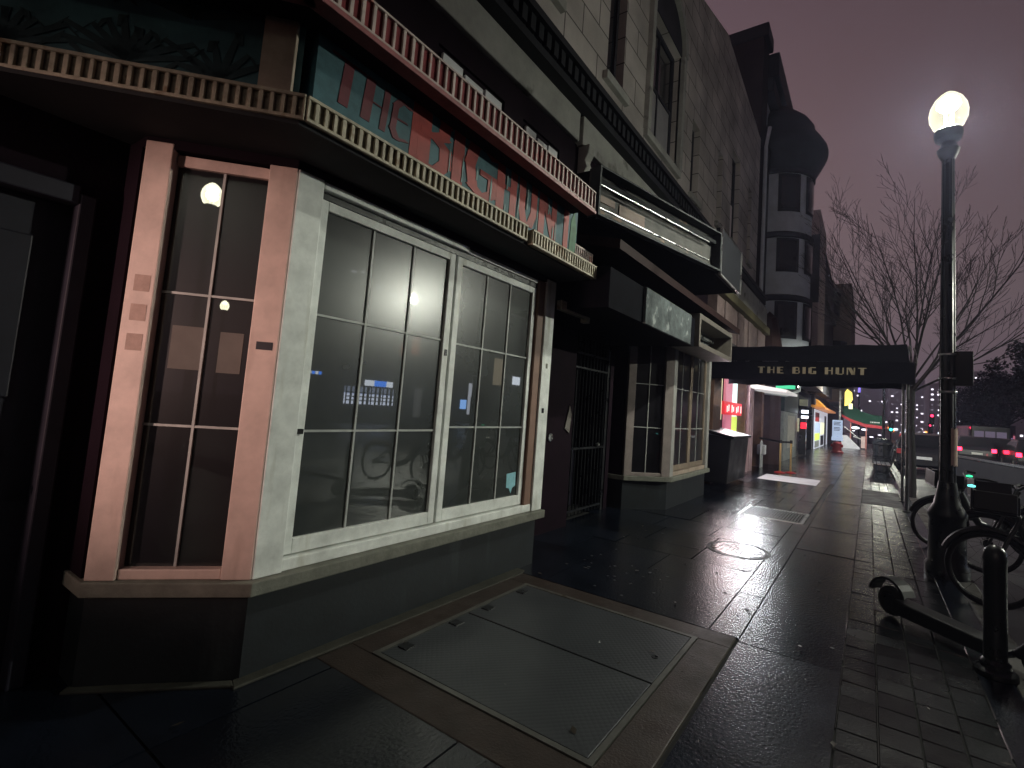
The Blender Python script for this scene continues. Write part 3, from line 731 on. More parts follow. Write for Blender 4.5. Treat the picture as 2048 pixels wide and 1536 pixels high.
f2 = MB(); flutes([(-2.45, 4.0), (-2.45, 4.36)], 3.085, 3.2, .04, .016, .012, f2); f2.build('fluting', pale_rib, l2)
# lower fluted trim piece under the soffit beside the entrance
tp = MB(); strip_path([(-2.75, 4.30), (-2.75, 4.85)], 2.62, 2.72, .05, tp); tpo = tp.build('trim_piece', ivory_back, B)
f3 = MB(); flutes([(-2.75, 4.30), (-2.75, 4.85)], 2.62, 2.72, .035, .015, .01, f3); f3.box(-2.82, -2.74, 4.85, 4.93, 2.58, 2.93); f3.build('fluting', ivory, tpo)
# mural boards
mA = MB().prism([(-3.545, .175), (-2.475, 1.245), (-2.56, 1.265), (-3.60, .25)], 3.07, 3.62).build('mural_board', teal, B)
mB_ = MB().box(-2.56, -2.445, 1.30, 4.02, 3.07, 3.62).build('mural_board', teal, B)
# palm fronds on the left board
pf = MB(); dv = Vector((S2, S2, 0)); nv = Vector((S2, -S2, 0)); po = Vector((-3.545, .175, 0)) + nv * .004
for (s, z, k) in ((.25, 3.1, 9), (.75, 3.12, 10), (1.15, 3.1, 8), (.5, 3.42, 7), (1.0, 3.4, 8)):
    for i in range(k):
        an = math.pi * (.08 + .84 * i / (k - 1)); ln = random.uniform(.18, .33); w_ = .022
        t0 = Vector((s, z)); t1 = t0 + Vector((math.cos(an), math.sin(an) * .8)) * ln; t2 = t1 + Vector((math.cos(an) * .08, -.06))
        per = Vector((-math.sin(an), math.cos(an))) * w_
        for A, Bq in ((t0, t1), (t1, t2)):
            if max(A.y, Bq.y) > 3.60 or min(A.x, Bq.x) < .02 or max(A.x, Bq.x) > 1.42: continue
            q = [A - per, Bq - per * .5, Bq + per * .5, A + per]
            pf.add([po + dv * v.x + Vector((0, 0, v.y)) for v in q] + [po + dv * v.x + Vector((0, 0, v.y)) + nv * .002 for v in q], [(0, 3, 2, 1), (4, 5, 6, 7), (0, 1, 5, 4), (1, 2, 6, 5), (2, 3, 7, 6), (3, 0, 4, 7)])
pf.build('painted_leaves', palm_dark, mA)
q = [po + dv * s + Vector((0, 0, 0)) for s in (1.33, 1.485)]
cp = MB().add([(q[0].x, q[0].y, 3.078), (q[1].x, q[1].y, 3.078), (q[1].x, q[1].y, 3.6), (q[0].x, q[0].y, 3.6)] + [((v + nv * .03).x, (v + nv * .03).y, z) for v, z in ((q[0], 3.078), (q[1], 3.078), (q[1], 3.6), (q[0], 3.6))],
      [(0, 3, 2, 1), (4, 5, 6, 7), (0, 1, 5, 4), (1, 2, 6, 5), (2, 3, 7, 6), (3, 0, 4, 7)]).build('corner_post', beige, mA, .004)
# lettering
x = -2.4435
MB().ext([(1.93, 3.10), (1.94, 3.52), (2.0, 3.56), (2.0, 3.10)], (x, 0, 0), (0, 1, 0), (0, 0, 1), (.0012, 0, 0)).build('painted_ground', mural_red, mB_)
t = MB(); strokes(t, 'THE', lambda u, v, d: (x + d, 1.38 + u + .02 * v, 3.165 + v * .25 - u * .03), (.17, .13, .12), .05, .050, .0015, .25)
t.build('lettering', mural_dred, mB_)
t = MB(); strokes(t, 'BIG', lambda u, v, d: (x + d, 2.02 + u, 3.10 + v * .41), (.23, .08, .28), .065, .108, .0015, .08)
t.build('lettering', mural_red, mB_)
t = MB(); strokes(t, 'HUNT', lambda u, v, d: (x + d, 2.82 + u, 3.10 + v * .40), (.18, .19, .22, .20), .10, .086, .0015, .08)
t.build('lettering', mural_red, mB_)
# pale brushed highlights
for (y_, z_, h_, w_) in ((2.27, 3.13, .32, .012), (2.40, 3.12, .3, .016), (2.55, 3.2, .16, .03), (2.71, 3.1, .3, .03), (2.90, 3.28, .2, .03), (2.89, 3.1, .1, .025), (3.06, 3.1, .4, .02), (3.18, 3.22, .3, .035), (3.33, 3.1, .36, .016), (3.5, 3.3, .2, .03), (3.58, 3.1, .18, .03), (3.62, 3.1, .3, .02)):
    w_ *= .55; h_ *= .7; MB().ext([(-w_ * .6, 0), (w_ * .4, .01), (w_ * .6, h_ * .6), (w_ * .1, h_), (-w_ * .5, h_ * .7)], (x + .0075, y_, z_), (0, 1, 0), (0, 0, 1), (.001, 0, 0)).build('painted_highlight', mural_pale, mB_)
MB().ext([(3.88, 3.08), (3.99, 3.08), (4.01, 3.3), (3.95, 3.5), (3.9, 3.4)], (x + .0017, 0, 0), (0, 1, 0), (0, 0, 1), (.002, 0, 0)).build('painted_leaf', mural_green, mB_)
# upper red and white cornice
upP = [(-3.45, -.20), (-2.22, 1.12), (-2.22, 3.93)]
uc = MB(); strip_path(upP, 3.47, 3.64, .06, uc); uco = uc.build('upper_cornice', red_back, B)
fu = MB(); flutes(upP, 3.465, 3.645, .066, .020, .016, fu, .014); fu.build('fluting', pale_rib, uco, .003)
le = MB(); strip_path([(-3.45, -.20), (-2.20, 1.115), (-2.20, 3.95)], 3.435, 3.465, .1, le); le.build('edge_strip', pink_edge, uco, .004)
MB().prism([(-3.58, -.3), (-2.27, 1.1), (-2.27, 3.93), (-3.58, 3.93)], 3.60, 3.635).build('canopy_roof', maroon, B)
MB().prism([(-3.58, -.2), (-2.29, 1.12), (-2.29, 3.9), (-3.58, 3.9)], 3.46, 3.50).build('canopy_roof', maroon, B)
# iron gate in the entrance recess
gt = MB()
for i in range(13): yy = 5.9 + i * .105; gt.tube([(-3.62, yy, .03), (-3.62, yy, 2.7)], .010, 6)
for z in (.1, 1.0, 2.2, 2.42, 2.68): gt.box(-3.635, -3.605, 5.88, 7.2, z - .014, z + .014)
g1 = gt.build('entrance_gate', dark_metal, B)
MB().box(-3.66, -3.60, 5.83, 5.89, 0, 2.75).box(-3.66, -3.60, 7.19, 7.26, 0, 2.75).build('gate_post', dark_metal, g1)
MB().lathe([(.0, 0), (.03, .01), (.035, .04), (0, .06)], (-3.58, 6.95, 1.02), 10).build('gate_knob', steel, g1)
MB().box(-4.15, -4.1, 4.9, 7.2, 0, 2.7).build('door', dark_door, B)
MB().box(-3.44, -3.42, 4.28, 5.85, 0, 2.75).build('entrance_panel', maroon, B)
MB().add([(-3.40, 5.62, 1.32), (-3.40, 5.74, 1.25), (-3.40, 5.78, 1.5), (-3.40, 5.72, 1.62), (-3.415, 5.62, 1.32), (-3.415, 5.74, 1.25), (-3.415, 5.78, 1.5), (-3.415, 5.72, 1.62)], [(0, 1, 2, 3), (4, 7, 6, 5), (0, 4, 5, 1), (1, 5, 6, 2), (2, 6, 7, 3), (3, 7, 4, 0)]).build('torn_notice', paper, B)
MB().lathe([(.0, 0), (.05, 0), (.05, .012), (0, .012)], (0, 0, 0), 14).build('door_bell', steel, B).matrix_world = Matrix.Translation((-3.415, 5.3, 1.2)) @ Matrix.Rotation(R(90), 4, 'Y')
# reddish tiled eave over the entrance
MB().ext([(-3.45, 3.55), (-2.15, 3.24), (-2.15, 3.34), (-3.45, 3.66)], (0, 4.40, 0), (1, 0, 0), (0, 0, 1), (0, 5.5, 0)).build('tiled_eave', mat('red_tile', (.018, .007, .007), .7, .1, var=.3, vs=20), B)
# far shopfront under the same stone: trim over windows, wood panels
MB().box(FX - .2, -3.16, 12.2, 18.8, 4.9, 5.62).build('lintel', lintel_m, B, .01)
MB().box(FX - .2, -3.05, 12.2, 18.8, 4.66, 4.9).build('fascia_trim', yellow_wall, B, .01)
fp = MB()
for i in range(9): fp.box(FX - .1, -3.2 + .02 * (i % 2), 12.2 + i * .74, 12.2 + i * .74 + .70, 3.55, 4.65)
fp.build('panel_row', mat('pinkish_panel', (.30, .22, .21), .45, .4, var=.3, vs=5), B, .01)
MB().box(FX - .1, -3.0, 12.2, 18.8, 3.40, 3.54).build('ledge', dark_metal, B)
fs = MB().box(FX - .1, -3.2, 12.2, 12.95, -.02, 3.4).box(FX - .1, -3.2, 15.95, 16.9, -.02, 3.4).box(FX - .1, -3.16, 18.4, 18.8, -.02, 3.4).box(FX - .1, -3.25, 12.95, 15.95, -.02, .85).box(FX - .1, -3.25, 12.95, 15.95, 2.86, 3.4).box(FX - .1, -3.28, 16.9, 18.4, 2.6, 3.4)
fs.build('shopfront', wood_brown, B, .01)
for yy in (16.1, 16.45, 16.75): MB().tube([(-3.17, yy, 0), (-3.17, yy, 3.35)], .05, 8).build('pilaster_rib', mat('rib_paint', (.42, .28, .30), .5, .4, var=.2) if 'rib_paint' not in MATS else MATS['rib_paint'], B)
sw = MB().box(-3.42, -3.38, 12.95, 15.95, .85, .95).box(-3.42, -3.38, 12.95, 15.95, 2.72, 2.86).box(-3.42, -3.36, 14.05, 14.85, .95, 2.72).build('shop_window', shop_pink, B)
MB().box(-3.48, -3.46, 12.97, 14.05, .95, 2.72).build('lit_interior', shop_yellow, sw)
MB().box(-3.455, -3.45, 13.5, 13.95, 1.45, 2.2).box(-3.455, -3.45, 13.1, 13.5, 2.3, 2.6).build('shelf_display', mat('pale_display', (.7, .72, .75), .6, emit=(.8, .85, .95), es=.5), sw)
MB().box(-3.48, -3.46, 14.85, 15.93, .95, 2.72).build('lit_interior', shop_mint, sw)
MB().box(-3.45, -3.44, 15.0, 15.9, 1.0, 1.66).build('poster', sign_yellow, sw)
MB().box(-3.36, -3.30, 13.65, 15.85, 1.70, 2.06).build('neon_sign', glow('neon_box', (.75, .02, .03), .75), sw)
for i in range(11): MB().box(-3.298, -3.288, 13.78 + i * .19, 13.84 + i * .19, 1.74 + .03 * (i % 3), 1.98 - .04 * (i % 2)).build('neon_tube', neon_pale if i % 3 else neon_red, sw)
MB().box(-3.47, -3.43, 13.5, 14.9, .95, 1.55).build('dark_counter', plastic_black, sw)
MB().box(-3.44, -3.42, 13.1, 13.5, 1.1, 1.45).build('red_display', neon_red, sw)
MB().box(-3.5, -3.46, 16.9, 18.4, .1, 2.6).build('door', dark_door, B)

ld = bpy.data.lights.new('shop_spill', 'AREA'); ld.shape = 'RECTANGLE'; ld.size = 2.6; ld.size_y = 1.6; ld.energy = 200; ld.color = (1, .84, .86)
lo = bpy.data.objects.new('shop_spill', ld); col.objects.link(lo); lo.location = (-3.27, 14.5, 2.0); lo.rotation_euler = (0, R(-90), 0)
# things resting on the near bay -------------------------------
def on_face(name, s0, s1, z0, z1, m, label, cat, d=(-.0640, -.0625)):
    return tag(fb1(MB(), s0, s1, z0, z1, *d).build(name, m), label, cat)
on_face('paper_notice', .385, .565, 1.66, 1.90, paper, 'larger pale paper notice taped inside the angled side pane', 'notice')
on_face('paper_notice', .205, .325, 1.655, 1.885, paper, 'smaller pale paper notice right of the muntin in the angled side pane', 'notice')
st = MB().ext([(-.07, .09), (.07, .1), (.075, -.03), (.03, -.05), (.01, -.10), (-.02, -.05), (-.065, -.04)], (XW - .0245, 3.82, .84), (0, 1, 0), (0, 0, 1), (.0012, 0, 0)).build('security_sticker', sticker_m)
tag(st, 'small pale blue shield sticker in the lower corner of the bay window', 'sticker')

# ================================================================== marquee, awning, box
mq = empty('marquee_sign', 'empty rusty marquee frame with two bright fluorescent tubes, slanting out over the entrance', 'sign', (-2.2, 6, 4))
A_ = Vector((-2.56, 4.62, 0)); C_ = Vector((-1.88, 7.22, 0)); D_ = Vector((-1.88, 8.55, 0))
dA = (C_ - A_).normalized(); nA = Vector((dA.y, -dA.x, 0))
def face_box(mb, s0, s1, z0, z1, d0, d1):
    q = [A_ + dA * s + nA * d for s, d in ((s0, d0), (s1, d0), (s1, d1), (s0, d1))]
    return mb.add([(p.x, p.y, z0) for p in q] + [(p.x, p.y, z1) for p in q], [(0, 3, 2, 1), (4, 5, 6, 7), (0, 1, 5, 4), (1, 2, 6, 5), (2, 3, 7, 6), (3, 0, 4, 7)])
Lm = (C_ - A_).length
P(face_box(MB(), 0, Lm, 3.77, 4.30, -.16, -.13), 'back_panel', mat('marquee_back', (.06, .058, .054), .7, .3, var=.6, vs=4, stain=((.20, .13, .09), 3, .62)), mq)
fr = MB(); face_box(fr, 0, Lm, 3.745, 3.77, -.16, .01); face_box(fr, 0, Lm, 4.30, 4.32, -.16, .01); face_box(fr, 0, .025, 3.77, 4.30, -.13, .01); face_box(fr, Lm - .025, Lm, 3.77, 4.30, -.13, .01)
P(fr, 'frame', mat('marquee_frame', (.045, .05, .052), .7, .2, metal=0, var=.4, vs=6), mq)
bb = MB(); face_box(bb, .04, Lm - .04, 4.16, 4.21, -.128, -.06); P(bb, 'shelf', mat('shelf_dark', (.02, .021, .022), .85, .1), mq)
bb = MB(); face_box(bb, .5, 1.0, 3.92, 4.06, -.128, -.12); face_box(bb, .04, .42, 3.98, 4.06, -.128, -.119); P(bb, 'panel_remnant', mat('remnant', (.14, .095, .075), .7), mq)
for z in (3.86, 4.13):
    p = A_ + dA * .08 + nA * -.05; q = A_ + dA * (Lm - .25) + nA * -.05
    P(MB().tube([(p.x, p.y, z), (q.x, q.y, z)], .012, 10), 'tube', steel, mq, smooth=True)
P(MB().box(-3.4, -2.6, 4.66, 4.70, 3.72, 4.3).prism([(-3.4, 4.66), (-2.60, 4.66), (-1.95, 7.22), (-1.95, 8.5), (-3.4, 8.5)], 3.73, 3.765), 'underside', black_cloth, mq)
P(MB().box(-1.96, -1.88, 7.225, 8.55, 3.72, 4.42), 'end_panel', mat('marquee_end', (.006, .007, .010), .5, .2, var=.2), mq)
P(MB().box(-1.90, -1.865, 7.222, 7.25, 3.70, 4.43).box(-1.90, -1.865, 8.53, 8.56, 3.70, 4.43).box(-1.895, -1.87, 7.25, 8.53, 3.70, 3.725), 'edge_trim', steel, mq)
P(MB().tube([(-3.5, 7.2, 5.1), (-2.0, 7.2, 4.4)], .02, 6).tube([(-3.5, 8.3, 5.3), (-2.0, 8.3, 4.4)], .03, 6).tube([(-3.45, 9.0, 4.9), (-1.95, 8.5, 4.42)], .016, 6), 'stay_rod', dark_metal, mq)

aw = empty('box_awning', 'black canvas box awning above the second bay with a weathered grey front panel', 'awning', (-2.6, 7, 2.9))
P(MB().ext([(-3.6, 2.66), (-2.24, 2.64), (-2.24, 3.06), (-3.6, 3.24)], (0, 4.4, 0), (1, 0, 0), (0, 0, 1), (0, 2.9, 0)), 'canvas', black_cloth, aw)
P(MB().box(-2.236, -2.20, 5.28, 7.0, 2.63, 3.06), 'front_panel', weathered, aw, .004)

lb = empty('sign_box', 'open beige sign box frame without its face, hung beside the grey awning panel', 'sign', (-2.4, 8.6, 2.9))
bx_ = MB().box(-2.66, -2.2, 7.42, 7.50, 2.66, 3.18).box(-2.66, -2.2, 9.46, 9.54, 2.66, 3.18).box(-2.66, -2.2, 7.50, 9.46, 3.10, 3.18).box(-2.66, -2.2, 7.50, 9.46, 2.66, 2.74)
P(bx_, 'frame', mat('sign_box_paint', (.12, .105, .09), .55, .4, var=.3, vs=5), lb, .006)
P(MB().box(-2.64, -2.60, 7.50, 9.46, 2.74, 3.10), 'back', weathered, lb)
P(MB().box(-2.56, -2.50, 7.6, 9.36, 2.98, 3.02), 'tube_holder', steel, lb)

# ================================================================== entrance canopy
cn = empty('entrance_canopy', 'long black cloth entrance canopy with cream lettering reaching from the wall to the kerb', 'canopy', (-1.1, 13, 0))
rf = MB(); seg = 14; rows = []
for i in range(seg + 1):
    xx = -3.25 + (.66 + 3.25) * i / seg; sag = .012 * math.sin(i * 1.9) + (.02 if i > seg * .55 else 0)
    rows.append([(xx, 12.16, 2.98), (xx, 12.55, 3.28 + sag * .6), (xx, 13.0, 3.44 + sag), (xx, 13.45, 3.28 + sag * .6), (xx, 13.84, 2.98)])
vs = [p for r in rows for p in r] + [(p[0], p[1], p[2] - .025) for r in rows for p in r]; fs = []
M_ = len(rows) * 5
for i in range(seg):
    for j in range(4):
        a = i * 5 + j; fs.append((a, a + 1, a + 6, a + 5)); fs.append((M_ + a, M_ + a + 5, M_ + a + 6, M_ + a + 1))
fs += [(0, M_, M_ + 1, 1), (1, M_ + 1, M_ + 2, 2), (2, M_ + 2, M_ + 3, 3), (3, M_ + 3, M_ + 4, 4)]
P(MB().add(vs, fs), 'roof_cloth', black_cloth, cn, smooth=True)
va = MB(); k = 40
for (yy, th) in ((12.14, .02), (13.84, .02)):
    for i in range(k):
        xa = -3.25 + 3.98 * i / k; xb = -3.25 + 3.98 * (i + 1) / k
        za = 2.54 + .012 * math.sin(i * .9); zb = 2.54 + .012 * math.sin((i + 1) * .9)
        va.add([(xa, yy, za), (xb, yy, zb), (xb, yy, 2.975), (xa, yy, 2.975), (xa, yy + th, za), (xb, yy + th, zb), (xb, yy + th, 2.975), (xa, yy + th, 2.975)], [(0, 1, 2, 3), (4, 7, 6, 5), (0, 4, 5, 1), (2, 6, 7, 3)])
va.box(.732, .75, 12.165, 13.835, 2.54, 2.975)
vo = P(va, 'valance', black_cloth, cn)
# broad deco letters: heavy left stem, thin rest
def deco(mb, text, x0, y, z0, h, adv):
    u = x0
    for ch in text:
        if ch == ' ': u += adv * .55; continue
        W = adv * .74; T = W * .42; t_ = W * .12
        def b(a, c, z_0, z_1): mb.box(u + a, u + c, y - .004, y, z0 + z_0 * h, z0 + z_1 * h)
        if ch == 'T': b(W * .28, W * .28 + T, 0, .9); b(0, W, .88, 1)
        elif ch == 'H': b(0, T, 0, 1); b(W - t_ * 1.6, W, 0, 1); b(T, W - t_ * 1.6, .5, .6)
        elif ch == 'E': b(0, T, 0, 1); b(T, W * .85, .88, 1); b(T, W * .78, .46, .56); b(T, W * .9, 0, .12)
        elif ch == 'B': b(0, T, 0, 1); b(T, W * .8, .88, 1); b(T, W * .8, .46, .56); b(T, W * .85, 0, .12); b(W * .78, W * .92, .54, .9); b(W * .82, W, .1, .48)
        elif ch == 'I': b(0, T, 0, 1); u -= W - T
        elif ch == 'G': b(0, T, .08, .92); b(T * .5, W * .95, .88, 1); b(T * .5, W, 0, .12); b(W * .6, W, .1, .46)
        elif ch == 'U': b(0, T, .08, 1); b(T * .5, W * .85, 0, .12); b(W - t_ * 1.4, W, .1, 1)
        elif ch == 'N':
            b(0, t_ * 1.4, 0, 1); b(W - t_ * 1.4, W, 0, 1)
            mb.add([(u + t_, y - .004, z0 + h), (u + t_ + T, y - .004, z0 + h), (u + W, y - .004, z0), (u + W - T, y - .004, z0), (u + t_, y, z0 + h), (u + t_ + T, y, z0 + h), (u + W, y, z0), (u + W - T, y, z0)], [(0, 3, 2, 1), (4, 5, 6, 7), (0, 1, 5, 4), (1, 2, 6, 5), (2, 3, 7, 6), (3, 0, 4, 7)])
        u += adv
    return mb
P(deco(MB(), 'THE BIG HUNT', -2.20, 12.138, 2.70, .15, .205), 'lettering', cloth_letter, vo)
for yy in (12.2, 13.8):
    P(MB().tube([(.64, yy, 0), (.64, yy, 2.95)], .028, 10).lathe([(.07, 0), (.07, .02), (.03, .03)], (.64, yy, 0), 12), 'post', dark_metal, cn, smooth=True)
P(MB().tube([(.70, 12.25, 2.97), (.70, 12.6, 3.26), (.70, 13.0, 3.42), (.70, 13.4, 3.26), (.70, 13.75, 2.97)], .018, 8).tube([(.78, 12.2, 2.97), (.78, 12.5, 3.2), (.78, 13.0, 3.38)], .018, 8), 'hoop', steel, cn, smooth=True)
P(MB().tube([(-3.2, 12.2, 2.97), (.66, 12.2, 2.97)], .014, 6).tube([(-3.2, 13.8, 2.97), (.66, 13.8, 2.97)], .014, 6), 'rail', steel, cn)

# ================================================================== street lamps
LAMP = 1.0
hot_globe = globe_mat('hot_globe', 16)
def make_lamp(x, y, label, power, hot=True, spot=160, color=(.97, 1, .90), up=0, blend=.35):
    t = empty('street_lamp', label, 'street lamp', (x, y, 0), 'globe street lamps')
    MB().lathe([(.21, 0), (.21, .12), (.18, .16), (.17, .62), (.185, .66), (.185, .70), (.13, .80), (.10, .95), (.085, 1.05)], (0, 0, 0), 16).build('base', dark_metal, t, smooth=True)
    MB().lathe([(.082, 1.05), (.075, 2.6), (.062, 4.95)], (0, 0, 0), 24, flute=.08).build('pole', dark_metal, t)
    MB().lathe([(.062, 4.90), (.10, 4.97), (.115, 5.03), (.08, 5.08), (.075, 5.12), (.13, 5.16), (.145, 5.22), (.14, 5.27), (.10, 5.30)], (0, 0, 0), 20).build('collar', mat('lamp_collar', (.05, .05, .05), .5, .4, var=.2) if 'lamp_collar' not in MATS else MATS['lamp_collar'], t, smooth=True)
    g = MB().lathe([(.112, 5.285), (.155, 5.335), (.190, 5.425), (.197, 5.50), (.182, 5.585), (.14, 5.67), (.085, 5.73), (.045, 5.76), (.0, 5.77)], (0, 0, 0), 28, cap=False).build('globe', hot_globe if hot else globe_m, t, smooth=True)
    MB().lathe([(.0, 5.56), (.09, 5.555), (.125, 5.60), (.11, 5.66), (.06, 5.71), (.0, 5.72)], (0, 0, 0), 16, cap=False).tube([(-.03, 0, 5.3), (-.03, 0, 5.6)], .012, 6).tube([(.04, 0, 5.3), (.04, 0, 5.6)], .012, 6).build('bulb', bulb_m, g, smooth=True)
    if power:
        ld = bpy.data.lights.new('lamp_light', 'SPOT'); ld.energy = power; ld.color = color; ld.shadow_soft_size = .11; ld.spot_size = R(spot); ld.spot_blend = blend
        lo = bpy.data.objects.new('lamp_light', ld); col.objects.link(lo); lo.parent = t; lo.location = (0, 0, 5.50)
        if up:
            ld = bpy.data.lights.new('globe_light', 'POINT'); ld.energy = up; ld.color = color; ld.shadow_soft_size = .15
            lo = bpy.data.objects.new('globe_light', ld); col.objects.link(lo); lo.parent = t; lo.location = (0, 0, 5.56)
    return t
lamp1 = make_lamp(.76, 7.3, 'near lit globe street lamp on the kerb beside the bicycles', 950, False, up=300)
lamp2 = make_lamp(9.8, 13.2, 'lit globe street lamp across the road, mirrored in the front panes', 5600, spot=178, blend=.05)
lamp3 = make_lamp(0.0, -7.3, 'lit globe street lamp behind the viewer, mirrored in the angled side pane', 200)
lamp4 = make_lamp(.72, 36, 'distant lit globe street lamp beyond the bench', 4500)
lamp5 = make_lamp(7.1, -23.2, 'small lit globe street lamp far behind the viewer, mirrored low in the side pane', 100)
# fittings on the near lamp
sg = tag(MB().box(-.09, .09, -.05, .05, -.20, .20).build('control_box', plastic_black, None, .012), 'black control box strapped to the near lamp post', 'box'); sg.location = (.90, 7.32, 2.36)
for z in (2.52, 2.24): o = tag(MB().lathe([(.086, -.010), (.090, -.006), (.090, .006), (.086, .010)], (.76, 7.3, z), 20).build('steel_strap', steel, None, smooth=True), 'upper steel strap holding the box on the lamp post' if z > 2.4 else 'lower steel strap under the box on the lamp post', 'strap', 'straps on the lamp post')
o = tag(MB().lathe([(.088, -.012), (.092, -.006), (.092, .006), (.088, .012)], (.76, 7.3, 2.08), 20).build('steel_strap', steel, None, smooth=True), 'lowest loose steel strap round the lamp post, below the control box', 'strap', 'straps on the lamp post')
fy = MB(); fs = []; n_ = 10
for i in range(n_ + 1):
    a = R(-75 + 100 * i / n_)
    for z in (1.24, 1.66): fy.v.append((.76 + .0885 * math.cos(a), 7.3 + .0885 * math.sin(a), z + .012 * math.sin(i * 2)))
for i in range(n_ + 1):
    a = R(-75 + 100 * i / n_)
    for z in (1.24, 1.66): fy.v.append((.76 + .0915 * math.cos(a), 7.3 + .0915 * math.sin(a), z + .012 * math.sin(i * 2)))
K = 2 * (n_ + 1)
for i in range(n_): fy.f += [(2 * i, 2 * i + 2, 2 * i + 3, 2 * i + 1), (K + 2 * i, K + 2 * i + 1, K + 2 * i + 3, K + 2 * i + 2)]
for i in range(n_): fy.f += [(2 * i, K + 2 * i, K + 2 * i + 2, 2 * i + 2), (2 * i + 1, 2 * i + 3, K + 2 * i + 3, K + 2 * i + 1)]
fy.mi = [0] * len(fy.f)
tag(fy.build('paper_flyer', flyer_m), 'torn pale paper flyer pasted round the lamp post', 'flyer')

# warm sodium light down the street behind the viewer
def cobra(x, y, z, label, power):
    t = empty('sodium_lamp', label, 'street lamp', (x, y, 0))
    MB().tube([(0, 0, -.15), (0, 0, z - .3), (-.3, .1, z), (-.9, .3, z + .1)], .07, 8).build('pole', dark_metal, t)
    MB().box(-1.3, -.8, .2, .45, z + .04, z + .16).build('head', dark_metal, t)
    MB().box(-1.25, -.85, .22, .43, z + .02, z + .038).build('lens', orange_l, t)
    ld = bpy.data.lights.new('sodium_light', 'SPOT'); ld.energy = power; ld.color = (1, .50, .30); ld.shadow_soft_size = .2; ld.spot_size = R(170); ld.spot_blend = .3
    lo = bpy.data.objects.new('sodium_light', ld); col.objects.link(lo); lo.parent = t; lo.location = (-1.05, .32, z - .05)
    lo.rotation_euler = Vector((0, 0, -1)).rotation_difference(Vector((-.55, .75, -.36))).to_euler()
cobra(4.2, -11.5, 3.4, 'orange sodium lamp on a curved arm behind the viewer, mirrored in the side pane', 60)

# assumed wall lamp, added out of view: its warm light grazes along the front
wl_ = empty('assumed_wall_lamp', 'assumed warm wall lantern, unseen behind the viewer, added to light the angled bay face', 'lamp', (-3.6, -4.6, 2.3))
MB().box(0, .03, -.08, .08, -.12, .12).tube([(.02, 0, 0), (.18, 0, .06), (.26, 0, -.02)], .014, 8).build('bracket', dark_metal, wl_)
MB().lathe([(.0, 0), (.07, .01), (.09, .1), (.05, .18), (.0, .19)], (.26, 0, -.2), 14).build('shade', glow('assumed_warm_globe', (1, .5, .3), 6), wl_, smooth=True)
ld = bpy.data.lights.new('assumed_wall_light', 'SPOT'); ld.energy = 1150; ld.color = (1, .66, .56); ld.shadow_soft_size = .12; ld.spot_size = R(31); ld.spot_blend = 1
lo = bpy.data.objects.new('assumed_wall_light', ld); col.objects.link(lo); lo.parent = wl_; lo.location = (.26, .12, -.1)
lo.rotation_euler = Vector((0, 0, -1)).rotation_difference(Vector((.04, 1, -.075)).normalized()).to_euler()

# ================================================================== neighbours further along
def simple_windows(bld, x, wins, fm_, depth=.12, gm_=None):
    for (a, b, c, d) in wins:
        f = MB().box(x - depth, x + .03, a - .06, a, c - .06, d + .06).box(x - depth, x + .03, b, b + .06, c - .06, d + .06).box(x - depth, x + .03, a, b, d, d + .06).box(x - depth, x + .05, a, b, c - .06, c).box(x - .02, x + .012, a, b, (c + d) / 2 - .03, (c + d) / 2 + .03).build('window', fm_, bld)
        MB().box(x - .015, x + .004, a, b, c, d).build('pane', gm_ or pane_up, f)
# brownstone mass behind the parapet
bs = empty('brownstone_house', 'tall dark brownstone block rising above the stone front with a stepped roof edge', 'building', (-6, 20, 0))
P(MB().box(-9, -3.62, 18.9, 20.0, 0, 16.85), 'wall', brownstone, bs)
P(MB().box(-9, -3.45, 18.86, 20.02, 16.4, 16.95), 'cornice', cornice_m, bs, .05)
P(MB().box(-9, -3.22, 20.0, 25.5, 15.4, 16.4).box(-9, -3.4, 20.0, 25.5, 14.8, 15.4), 'roof', cornice_m, bs, .05)
P(MB().tube([(-3.45, 19.1, 3.6), (-3.45, 19.1, 12.0), (-3.35, 19.2, 12.8)], .07, 8), 'downpipe', grey_paint_wall, bs)
# grey painted house with round turret
tu = empty('turret_house', 'grey painted house with a round corner turret, banded windows and a wide dark cornice', 'building', (-4, 22, 0))
P(MB().box(-9, -3.75, 20.02, 26.5, 3.6, 15.0), 'wall', grey_paint_wall, tu)
CX, CY, RR = -3.55, 22.3, 1.42
tb = MB()
bands = [(4.1, 4.9), (6.5, 7.6), (9.0, 10.1), (11.7, 12.4)]
tb.lathe([(RR, 3.6), (RR, 12.3)], (CX, CY, 0), 32, cap=False); P(tb, 'turret', grey_paint_wall, tu, smooth=True)
for (z0_, z1_) in ((4.9, 6.4), (7.6, 9.0), (10.1, 11.7)):
    for (aa, ab) in ((-78, -42), (-30, 6), (18, 50)):
        wn = MB().lathe([(RR + .025, z0_), (RR + .025, z1_)], (CX, CY, 0), 8, R(aa), R(ab))
        wf = P(wn, 'window', grey_dark_wall, tu)
        P(MB().lathe([(RR + .05, z0_ + .12), (RR + .05, z1_ - .12)], (CX, CY, 0), 8, R(aa + 5), R(ab - 5)), 'pane', pane_up, wf)
    P(MB().lathe([(RR + .02, z1_ + .02), (RR + .10, z1_ + .06), (RR + .10, z1_ + .22), (RR + .02, z1_ + .28)], (CX, CY, 0), 32, cap=False), 'string_course', grey_dark_wall, tu)
